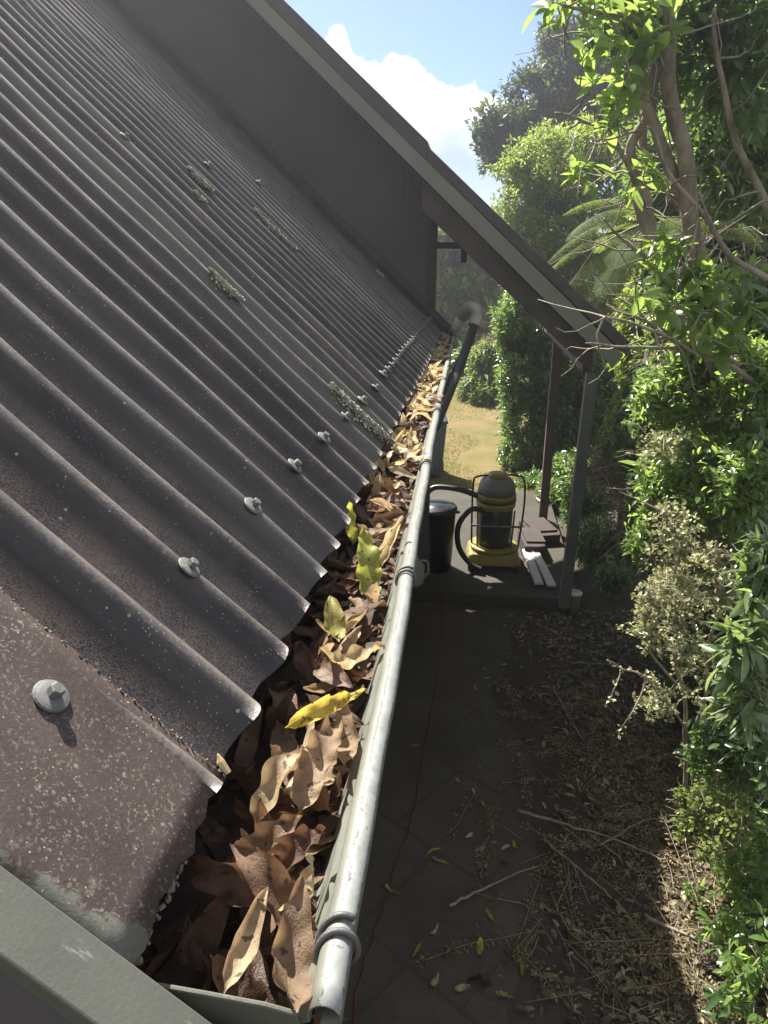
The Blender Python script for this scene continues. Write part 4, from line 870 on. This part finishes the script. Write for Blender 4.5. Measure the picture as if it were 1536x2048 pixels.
# glossy dark tree mass behind it
B = [bl(1480, 120, 8, 150, 180), bl(1400, 330, 8, 140, 130), bl(1500, 430, 8, 120, 150), bl(1330, 200, 8.5, 100, 90), bl(1430, 560, 7.6, 110, 110), bl(1520, 600, 7.4, 90, 120), bl(1560, 250, 7.5, 120, 250), bl(1430, -60, 8, 160, 120)]
tree('evergreen_tree', 'dense dark evergreen filling the upper right behind the near trunks', 'tree', (3.6, 8.2, 0), B, 6200, 10, .2, .085, T_FOLD, L_MID, trunk=[([(3.6, 8.2, 0), (3.5, 8.1, 1.6), (3.3, 8., 3.0)], .16, .09)], gap=.55, sc=2.6, seed=12., twig=(.5, .006, 3))
# bank of mixed shrubs down the right-hand side
B = [bl(1370, 640, 5.0, 70, 60), bl(1420, 640, 4.8, 90, 70), bl(1520, 640, 4.4, 70, 90), bl(1400, 760, 5.2, 110, 90), bl(1330, 830, 5.2, 70, 80), bl(1430, 900, 4.8, 110, 100), bl(1500, 780, 4.6, 80, 110), bl(1345, 700, 5.4, 50, 55), bl(1360, 960, 4.8, 80, 80), bl(1490, 1010, 4.3, 90, 110), bl(1290, 810, 5.8, 45, 70)]
tree('mixed_shrub', 'glossy round leaved shrub in sun just right of the verandah end', 'shrub', (2.0, 4.9, 0), B, 4200, 8, .14, .062, T_LEAF, L_MID, trunk=[([(2.0, 4.9, 0), (1.95, 4.9, .8), (1.85, 4.85, 1.4)], .05, .03)], gap=.5, sc=4.5, seed=13., twig=(.13, .0022, 2), bark='twig')
B = [bl(1470, 1130, 3.9, 60, 60), bl(1380, 1050, 4.3, 60, 50), bl(1520, 920, 3.9, 60, 60), bl(1340, 930, 4.5, 50, 40), bl(1420, 850, 4.5, 50, 30)]
tree('large_leaf_shrub', 'shrub with broad shiny pale reflecting leaves halfway up the right side', 'shrub', (1.9, 4.1, 0), B, 200, 6, .10, .10, T_ROUND, L_COOL, trunk=[([(1.9, 4.1, 0), (1.8, 4.1, 1.0)], .03, .02)], gap=.3, sc=4.5, seed=14., twig=(.25, .004, 1), shell=.3)
B = [bl(1300, 900, 6.2, 60, 60), bl(1240, 870, 6.6, 45, 60), bl(1290, 1040, 5.6, 40, 60), bl(1260, 820, 7, 40, 50)]
tree('shade_shrub', 'dark glossy shrub in the gap between the post and the sunny bank', 'shrub', (2.0, 6.3, 0), B, 900, 9, .15, .06, T_FOLD, L_MID, gap=.5, sc=4.5, seed=15., twig=(.14, .0025, 2), bark='twig')
# dense dark backing low on the bank
B = [bl(1430, 1300, 4.6, 150, 200), bl(1500, 1550, 3.6, 120, 180), bl(1400, 1150, 5.2, 120, 120), bl(1540, 1250, 4., 90, 200)]
tree('bank_thicket', 'shadowy thicket behind the pale budded shrub', 'shrub', (2.6, 4.6, 0), B, 2200, 8, .16, .06, T_FOLD, L_MID, gap=.5, sc=4, seed=16., twig=(.16, .0025, 2), bark='twig')

# pale-budded wiry shrub
WB = np.array([1.27, 3.62, 0.]); ws = empty('wiry_shrub', WB); tag(ws, 'wiry shrub covered in tiny pale cream green leaves on zigzag stems', 'shrub')
m = MB(); stems = []
def wire(pts_px, r0_, r1_): 
    L_ = limb(pts_px, r0_, r1_, WB, m, False); stems.append(L_); return L_
wire([(1368, 1590, 3.5), (1372, 1480, 3.5), (1368, 1400, 3.45), (1350, 1300, 3.4), (1345, 1200, 3.4), (1360, 1100, 3.4)], .014, .005)
wire([(1385, 1590, 3.55), (1392, 1470, 3.5), (1410, 1380, 3.5), (1420, 1280, 3.5), (1440, 1180, 3.5), (1430, 1080, 3.5)], .014, .005)
wire([(1372, 1400, 3.45), (1320, 1330, 3.4), (1290, 1270, 3.35), (1300, 1180, 3.3)], .008, .003)
wire([(1380, 1480, 3.5), (1330, 1400, 3.3), (1285, 1350, 3.2), (1245, 1340, 3.15), (1215, 1320, 3.1)], .007, .003)
wire([(1290, 1350, 3.2), (1280, 1400, 3.15), (1250, 1440, 3.1), (1240, 1475, 3.1)], .005, .002)
wire([(1240, 1340, 3.15), (1230, 1380, 3.1), (1215, 1400, 3.1)], .004, .002)
wire([(1420, 1280, 3.5), (1480, 1240, 3.5), (1500, 1180, 3.5)], .007, .003)
wire([(1300, 1280, 3.3), (1260, 1265, 3.25), (1235, 1250, 3.2)], .004, .002)
wire([(1360, 1100, 3.4), (1330, 1030, 3.4), (1280, 1000, 3.4), (1240, 985, 3.4)], .007, .002)
B = [bl(1340, 1230, 3.35, 85, 110), bl(1400, 1330, 3.4, 70, 90), bl(1300, 1180, 3.3, 60, 60), bl(1420, 1160, 3.5, 80, 90), bl(1340, 1060, 3.4, 60, 70), bl(1310, 1400, 3.3, 50, 50)]
SP = crown_points(B, 340, .25, .45, 6, 3.)
al = np.concatenate(stems)+WB
PP = [];
for p in SP:
    j = np.argmin(((al-p)**2).sum(1)); a0 = al[j]; mid = (a0+p)/2+RNG.normal(size=3)*.03; L_ = smooth_line([a0-WB, mid-WB, p-WB], 4); L_[1:-1] += RNG.normal(size=(len(L_)-2, 3))*.006
    m.tube(L_, np.linspace(.0026, .0011, len(L_)), 4, False)
    for t_ in range(2, len(L_)): 
        for _ in range(2): PP.append(L_[t_]+RNG.normal(size=3)*.007)
for L_ in stems[3:8]:
    for p in L_[4::2]: 
        for _ in range(2): PP.append(p+RNG.normal(size=3)*.008)
m.build('stems', MAT['twig'], ws, True)
PP = np.array(PP); n = len(PP); v, f, a = leaves_np(PP, RNG.normal(size=(n, 3))+[0, 0, .4], RNG.normal(size=(n, 3))*.6+[-.3, -.2, 1], RNG.uniform(.014, .030, n), tmpl(2, .66, .12, .1), RNG.random(n))
build_np('leaves', v, f, L_BUD, ws, attrs={'tint': a})
# brownish tangle behind it (dry matted twigs)
def tangle(name, label, loc, blobs, n, ln, r, mat, curve=.5, dirb=None, cat_='twigs'):
    loc = np.array(loc, float); root = empty(name, loc); tag(root, label, cat_); P0 = crown_points(blobs, n, .1, .3, 3.); m = MB()
    for p in P0:
        d_ = RNG.normal(size=3) if dirb is None else np.array(dirb)+RNG.normal(size=3)*.18; d_ = unit(d_); L = ln*RNG.uniform(.5, 1.3); q_ = [p-loc]
        for s in range(4): d_ = unit(d_+RNG.normal(size=3)*curve*.4); q_.append(q_[-1]+d_*L/4)
        m.tube(q_, np.linspace(r, r*.35, 5)*RNG.uniform(.6, 1.3), 4, False)
    m.build('stems', mat, root, True); return root
tangle('dry_twig_tangle', 'pinkish brown tangle of dry twigs in the sun right of the grey post', (1.6, 6.6, 0), [bl(1235, 940, 6.5, 55, 40), bl(1260, 990, 6.3, 45, 40), bl(1270, 1060, 5.9, 40, 50)], 300, .35, .006, m_simple('pink_brown_twig', (.30, .20, .17), .8, 0, .3, 30))
for k, (a_, c_) in enumerate((((1180, 905, 6.4), (1238, 880, 6.6)), ((1175, 935, 6.4), (1290, 910, 6.6)), ((1175, 958, 6.3), (1300, 925, 6.5)), ((1178, 962, 6.35), (1230, 955, 6.5)), ((1185, 945, 6.3), (1310, 905, 6.5)), ((1175, 970, 6.3), (1265, 958, 6.4)))):
    m = MB(); p = atY(*a_); q_ = atY(*c_); m.tube(smooth_line([p, (p+q_)/2+[0, 0, .01], q_], 5), .013, 7)
    tag(m.build('cut_cane', MAT['twig'], None, True), 'pale cut cane stacked in the sun right of the grey post', 'stick', 'cut canes beside the grey post')
tangle('bramble_stems', 'thin bare crossing stems in front of the dark evergreen', (1.9, 4.6, 0), [bl(1450, 480, 4.8, 100, 110), bl(1380, 420, 4.8, 90, 100), bl(1460, 640, 4.6, 90, 80)], 110, .6, .004, MAT['bark'])
tangle('dry_shrub', 'straw coloured dry stemmed shrub over the glossy leaves', (1.9, 4.2, 0), [bl(1400, 720, 4.3, 90, 45), bl(1450, 800, 4.2, 90, 60), bl(1400, 950, 4.3, 80, 80)], 110, .32, .0035, MAT['twig'])
B = [bl(1400, 710, 4.3, 95, 40), bl(1460, 780, 4.2, 70, 60), bl(1350, 900, 4.4, 60, 60), bl(1330, 1130, 3.9, 50, 60), bl(1440, 1000, 4.1, 70, 60)]
tree('budding_shrub', 'shrub with many small cream and yellow green leaves above the shiny ones', 'shrub', (1.8, 4.25, 0), B, 420, 9, .14, .028, tmpl(2, .55, .1, .1), L_BUD, gap=.45, sc=5, seed=21., twig=(.2, .0025, 1), bark='twig')
# low yellow-green creeper
B = [bl(1400, 1600, 2.9, 50, 40), bl(1460, 1640, 2.8, 55, 45), bl(1380, 1660, 2.8, 35, 30), bl(1480, 1560, 3.0, 50, 30), bl(1430, 1700, 2.7, 40, 30)]
tree('creeping_plant', 'low creeper with tiny yellow green leaves under the wiry shrub', 'plant', (1.25, 2.95, 0), B, 330, 12, .05, .020, T_ROUND, L_MOSS, gap=.4, sc=9, seed=22., twig=(.1, .0015, 1), bark='twig')
# waxy long-leaved shrub right edge
B = [bl(1490, 1300, 2.7, 45, 60), bl(1520, 1180, 2.8, 40, 60), bl(1500, 1420, 2.6, 35, 30), bl(1530, 1110, 2.9, 40, 40), bl(1450, 1420, 2.7, 22, 25)]
tree('waxy_leaved_shrub', 'shrub with long waxy blue green leaves at the right edge', 'shrub', (1.7, 2.8, 0), B, 75, 8, .05, .105, T_LONG, L_COOL, trunk=[([(1.7, 2.8, 0), (1.6, 2.8, .9)], .02, .012)], gap=.3, sc=5, seed=23., twig=(.12, .004, 1), bark='bark', shell=.3)
# seedlings bottom right
for k, (px, py, Y_, h_, lb) in enumerate(((1430, 1860, 2.35, .30, 'seedling with broad leaves rising from the sunlit dead fern'), (1500, 1780, 2.3, .45, 'tall leafy seedling at the right edge above the dead fern'), (1490, 1940, 2.1, .35, 'leafy seedling near the bottom right corner'), (1440, 2010, 2.1, .2, 'lowest seedling in the bottom right corner'), (1530, 1640, 2.6, .5, 'seedling beneath the waxy leaved shrub'))):
    p = atZ(px, py, h_*.6); root = empty('seedling', (p[0], p[1], 0)); tag(root, lb, 'plant', 'seedlings on the sunny ground')
    P0 = crown_points([(p[0], p[1], p[2], .09, .09, .07)], 7+k, .2, .2, 5); add_sprays(root, (p[0], p[1], 0), P0, 6, .03, .062, T_LONG, L_MID if k % 2 else L_BIG, 'leaves', up=.8)
    m = MB()
    for q_ in P0: m.tube(smooth_line([(0, 0, 0), (q_-[p[0], p[1], 0])*[.4, .4, .5], q_-[p[0], p[1], 0]], 4), [.003]*9, 5, False)
    m.build('stems', MAT['bark'], root, True)

# ================================================================== GROUND LITTER
def litter(name, label, n, xy, size, T, mat, lift=.02, z=0., flat=.35):
    P = np.c_[xy(n), np.zeros(n)]; P[:, 2] = z+RNG.random(len(P))**2*lift+.006; n = len(P)
    D = RNG.normal(size=(n, 3))*[1, 1, flat*.6]; N = np.array([0, 0, 1.])+RNG.normal(size=(n, 3))*flat
    v, f, a = leaves_np(P, D, N, RNG.uniform(*size, n), T, RNG.random(n)); o = build_np(name, v, f, mat, attrs={'tint': a}); return tag(o, label, 'leaf litter', kind='stuff')
def xy_main(n):
    x = RNG.uniform(.10, 2.6, n*3); y = RNG.uniform(.8, 6.2, n*3); e = .50+.12*np.sin(y*2.1)+.08*np.sin(y*5)-.0*y
    pr = np.clip((x-e)/.5+.30, .05, 1)*np.clip(.55+.6*field(np.c_[x, y, y*0], 3., 2.), .1, 1); k = RNG.random(n*3) < pr; return np.c_[x, y][k][:n]
L_LIT = m_litterleaf('ground_litter', [(0., (.085, .065, .042)), (.4, (.16, .13, .08)), (.75, (.27, .225, .135)), (1., (.48, .42, .26))], .7, .2, 1.2, useobj=False)
litter('leaf_litter', 'dry brown leaves strewn over the ground beside the path', 11000, xy_main, (.025, .075), T_LEAF, L_LIT, .05)
def xy_fern(n):
    y = RNG.uniform(1.3, 4.6, n); return np.c_[1.05+.35*RNG.normal(size=n)+.05*(y-2), y]
L_RUST = m_litterleaf('rusty_fern', [(0., (.12, .09, .045)), (.5, (.25, .20, .10)), (1., (.44, .37, .20))], .8, .25, 1.2, useobj=False)
# dead fern fronds: rachis with rusty leaflets
PP = []; DD = []; m = MB()
for k in range(230):
    x_, y_ = xy_fern(1)[0]; az_ = RNG.uniform(0, 6.28); L_ = RNG.uniform(.25, .6); z_ = .03+.12*RNG.random()*max(0, min(1, (x_-.8)*2)); c = [np.array([x_, y_, z_])]; d_ = np.array([math.cos(az_), math.sin(az_), RNG.normal()*.12])
    for s in range(16): d_ = unit(d_+RNG.normal(size=3)*[.08, .08, .05]); q_ = c[-1]+d_*L_/16; q_[2] = max(.015, q_[2]); c.append(q_)
    m.tube(c[::3], .0018, 4, False)
    for i_ in range(3, 17):
        sd_ = unit(np.cross(d_, [0, 0, 1]))
        for sg in (-1, 1):
            for t_ in (.3, .65, 1.): PP.append(c[i_]+sd_*sg*.035*t_*(1.2-i_/18)); DD.append(sd_*sg+d_*.7+RNG.normal(size=3)*.5)
PP = np.array(PP); DD = np.array(DD); n = len(PP)
v, f, a = leaves_np(PP, DD, np.array([0, 0, 1.])+RNG.normal(size=(n, 3))*.7, RNG.uniform(.012, .028, n), T_FOLD, RNG.random(n))
o = build_np('dead_fern_litter', v, f, L_RUST, attrs={'tint': a}); tag(o, 'matted rusty dead fern fronds at the foot of the sunny bank', 'leaf litter', kind='stuff')
fs = m.build('frond_stalks', MAT['twig'], o, True)
# fine twiggy litter
m = MB(); XY_ = xy_main(900)
for k in range(len(XY_)):
    x_, y_ = XY_[k]; az_ = RNG.uniform(0, 6.28); L_ = RNG.uniform(.05, .3); d_ = np.array([math.cos(az_), math.sin(az_), 0]); p = np.array([x_, y_, .012+RNG.random()*.05])
    m.tube([p, p+d_*L_*.5+[.01, 0, .006], p+d_*L_], [.0022, .0018, .001], 4, False)
tag(m.build('twig_litter', MAT['twig'], None, True), 'fine broken twigs scattered through the leaf litter', 'twig litter', kind='stuff')
# separate fallen branches
def stick(pts_px, r, lb, forks=2):
    P = [atZ(px, py, z_) for px, py, z_ in pts_px]; m = MB(); L_ = smooth_line(P, 6); L_[:, :2] += RNG.normal(size=(len(L_), 2))*.004; m.tube(L_, np.linspace(r, r*.4, len(L_)), 7)
    for k in range(forks):
        i = RNG.integers(len(L_)//4, len(L_)-2); d_ = L_[i+1]-L_[i]; d_ = unit(d_+unit(np.cross(d_, [0, 0, 1]))*np.linalg.norm(d_)*random.choice((-1, 1))*.8); m.tube([L_[i], L_[i]+d_*.12, L_[i]+d_*.26+[0, 0, .01]], [r*.5, r*.35, r*.2], 5)
    return tag(m.build('fallen_branch', MAT['twig'], None, True), lb, 'branch', 'fallen branches on the ground')
stick([(1035, 1620, .06), (1120, 1645, .07), (1220, 1675, .08), (1330, 1720, .10)], .010, 'long pale forked stick across the middle of the leaf litter')
stick([(1105, 1370, .03), (1135, 1430, .04), (1180, 1500, .05)], .008, 'thin pale stick pointing from the patio towards the litter')
stick([(1140, 1325, .05), (1220, 1330, .06), (1290, 1350, .06)], .006, 'straight grey stick just below the dark shrub gap', 1)
stick([(1090, 1680, .05), (1160, 1740, .05), (1230, 1800, .04), (1280, 1860, .03)], .007, 'grey stick running down from the long forked one')
stick([(1290, 1830, .10), (1400, 1880, .12), (1536, 1905, .14)], .010, 'pale tan branch crossing out into the sunlight near the bottom')
stick([(900, 1810, .03), (980, 1770, .03), (1080, 1730, .04)], .008, 'dark reddish stick angled across the path edge', 1)
stick([(1180, 1900, .05), (1130, 1850, .05), (1100, 1780, .05)], .005, 'thin curved twig among the dead leaves near the bottom', 1)
stick([(1200, 1690, .08), (1290, 1640, .10), (1370, 1635, .12)], .006, 'arched tan twig reaching the shadow edge', 2)
# separate bright leaves on the ground
for k, (px, py, mat, s) in enumerate(((835, 1900, 'olive', .8), (868, 1700, 'yellow', .8), (880, 1720, 'pale', .8), (1060, 1480, 'olive', .8), (960, 1895, 'yellow', 1.0), (1045, 1925, 'olive', 1.1), (925, 1975, 'pale', .9), (1030, 1690, 'yellow', .7), (1140, 1590, 'yellow', .7), (785, 1780, 'olive', .8), (1140, 1870, 'yellow', .7), (830, 1490, 'olive', .7), (940, 1670, 'pale', .7), (1100, 1820, 'olive', .7), (870, 1860, 'pale', .7), (980, 1830, 'yellow', .7), (915, 1560, 'pale', .6), (1045, 1270, 'pale', .6), (1010, 1990, 'olive', .9), (1090, 1950, 'dry', .9), (900, 1900, 'dry', .9), (960, 1960, 'dry', 1.), (870, 1960, 'pale', .8))):
    p = atZ(px, py, .025); leaf_obj(meshes[(k*7+3) % len(meshes)], mat, p, rot(RNG.uniform(0, 6.28), RNG.normal()*.2, RNG.normal()*.2), s, 'pale or yellowed leaf lying on the shaded dark path', 'leaves on the shaded path', 'fallen_leaf')

# low growth closing the gap right of the patio
B = [bl(1165, 1010, 7.6, 40, 50), bl(1120, 990, 9.2, 45, 40), bl(1200, 1080, 7.0, 50, 50), bl(1200, 960, 8.2, 60, 60), bl(1140, 960, 9.6, 60, 60), bl(1230, 1150, 6.4, 35, 40), bl(1060, 965, 10.2, 50, 22)]
tree('low_hedge', 'low shaded hedge running along the right edge of the patio', 'hedge', (1.7, 8.0, 0), B, 1700, 10, .16, .07, T_FOLD, L_MID, gap=.5, sc=4, seed=31., twig=(.15, .0025, 2))
# haze volume added to lift the blacks like a veil of glare
m = MB(); m.box((0, 30, 4.1), (124, 124, 10.2)); hz_ = bpy.data.materials.new('haze'); hz_.use_nodes = True; hn = hz_.node_tree; hn.nodes.clear()
ho = hn.nodes.new('ShaderNodeOutputMaterial'); hv = hn.nodes.new('ShaderNodeVolumePrincipled'); hv.inputs['Color'].default_value = (.95, .97, 1, 1); hv.inputs['Density'].default_value = .0066; hv.inputs['Anisotropy'].default_value = .78
hn.links.new(hv.outputs[0], ho.inputs['Volume']); o = m.build('haze', hz_); tag(o, kind='stuff')

B = [bl(1340, 780, 4.1, 60, 50), bl(1440, 880, 3.9, 70, 60), bl(1510, 760, 3.8, 60, 80), bl(1330, 990, 4.0, 50, 60), bl(1430, 1010, 3.8, 60, 60), bl(1500, 960, 3.6, 50, 70), bl(1430, 690, 4.1, 70, 40), bl(1300, 1090, 4.0, 40, 40)]
tree('sunny_shrub', 'leafy shrub of mid green sunlit leaves in front of the darker bank', 'shrub', (1.75, 3.9, 0), B, 1500, 8, .13, .050, T_LEAF, L_BIG, gap=.42, sc=6, seed=41., twig=(.11, .002, 1), bark='twig')
B = [bl(1470, 1480, 3.0, 60, 70), bl(1510, 1560, 2.8, 40, 60), bl(1410, 1500, 3.3, 30, 50)]
tree('leafy_undergrowth', 'leafy undergrowth between the wiry shrub and the right edge', 'plant', (1.6, 3.0, 0), B, 300, 7, .10, .045, T_LEAF, L_MID, gap=.42, sc=6, seed=42., twig=(.1, .002, 1), bark='bark')

def ground_blob(px, py, h_, r_): p = atZ(px, py, h_); return (p[0], p[1], h_, r_, r_, h_*.8)
B = [ground_blob(1500, 1700, .30, .22), ground_blob(1536, 1850, .28, .22), ground_blob(1450, 1640, .35, .16), ground_blob(1530, 1990, .22, .18), ground_blob(1600, 1760, .4, .3)]
tree('low_leafy_bush', 'low leafy bush in full sun at the lower right edge', 'shrub', (2.0, 2.9, 0), B, 260, 8, .08, .055, T_LEAF, L_BIG, gap=.35, sc=7, seed=51., twig=(.12, .0025, 1), bark='bark')
for k, (px, py, h_, lb) in enumerate(((1400, 1790, .10, 'small sapling nearest the shadow edge among the rusty fronds'), (1465, 1880, .14, 'sapling with upright leaves between the low bush and the shadow edge'), (1480, 2020, .10, 'tiny plant at the bottom margin in the sun'))):
    p = atZ(px, py, h_); root = empty('sapling', (p[0], p[1], 0)); tag(root, lb, 'plant', 'saplings on the sunny ground')
    P0 = crown_points([(p[0], p[1], p[2], .07, .07, .05)], 8, .2, .2, 5); add_sprays(root, (p[0], p[1], 0), P0, 6, .03, .05, T_LONG, L_BIG, 'leaves', up=.9)
    m = MB()
    for q_ in P0: m.tube(smooth_line([(0, 0, 0), (q_-[p[0], p[1], 0])*[.4, .4, .5], q_-[p[0], p[1], 0]], 4), [.0025]*9, 5, False)
    m.build('stems', MAT['bark'], root, True)

B = [(4.2, 3.2, .9, 1.3, 1.6, 1.2), (4.4, 5.6, 1.2, 1.4, 1.6, 1.5), (4.0, 8.6, 1.1, 1.2, 1.8, 1.4), (3.4, 6.4, 1.2, .7, 1.2, 1.3), (3.3, 4.6, 1.6, .7, 1.0, 1.2), (3.4, 10.6, 1.2, 1.2, 1.2, 1.5), (5.2, 4.4, 2.2, 1.0, 2.0, 1.2)]
tree('bush_bank', 'deep evergreen scrub forming the shaded back of the right hand bank', 'shrub', (4.2, 5.8, 0), B, 5200, 9, .2, .085, T_FOLD, L_MID, trunk=[([(4.2, 5.8, 0), (4.2, 5.8, 1.)], .06, .04)], gap=.6, sc=2.4, seed=61.)

B = [bl(1290, 640, 8.6, 50, 60), bl(1330, 560, 8.8, 60, 70), bl(1275, 730, 8.2, 40, 50), bl(1310, 470, 9.0, 50, 60)]
tree('side_bush', 'mid green bush closing the gap between the rake end and the near trunks', 'shrub', (2.6, 8.6, 0), B, 1300, 10, .18, .08, T_FOLD, L_LIME, trunk=[([(2.6, 8.6, 0), (2.5, 8.6, 1.2)], .05, .03)], gap=.5, sc=4, seed=71.)
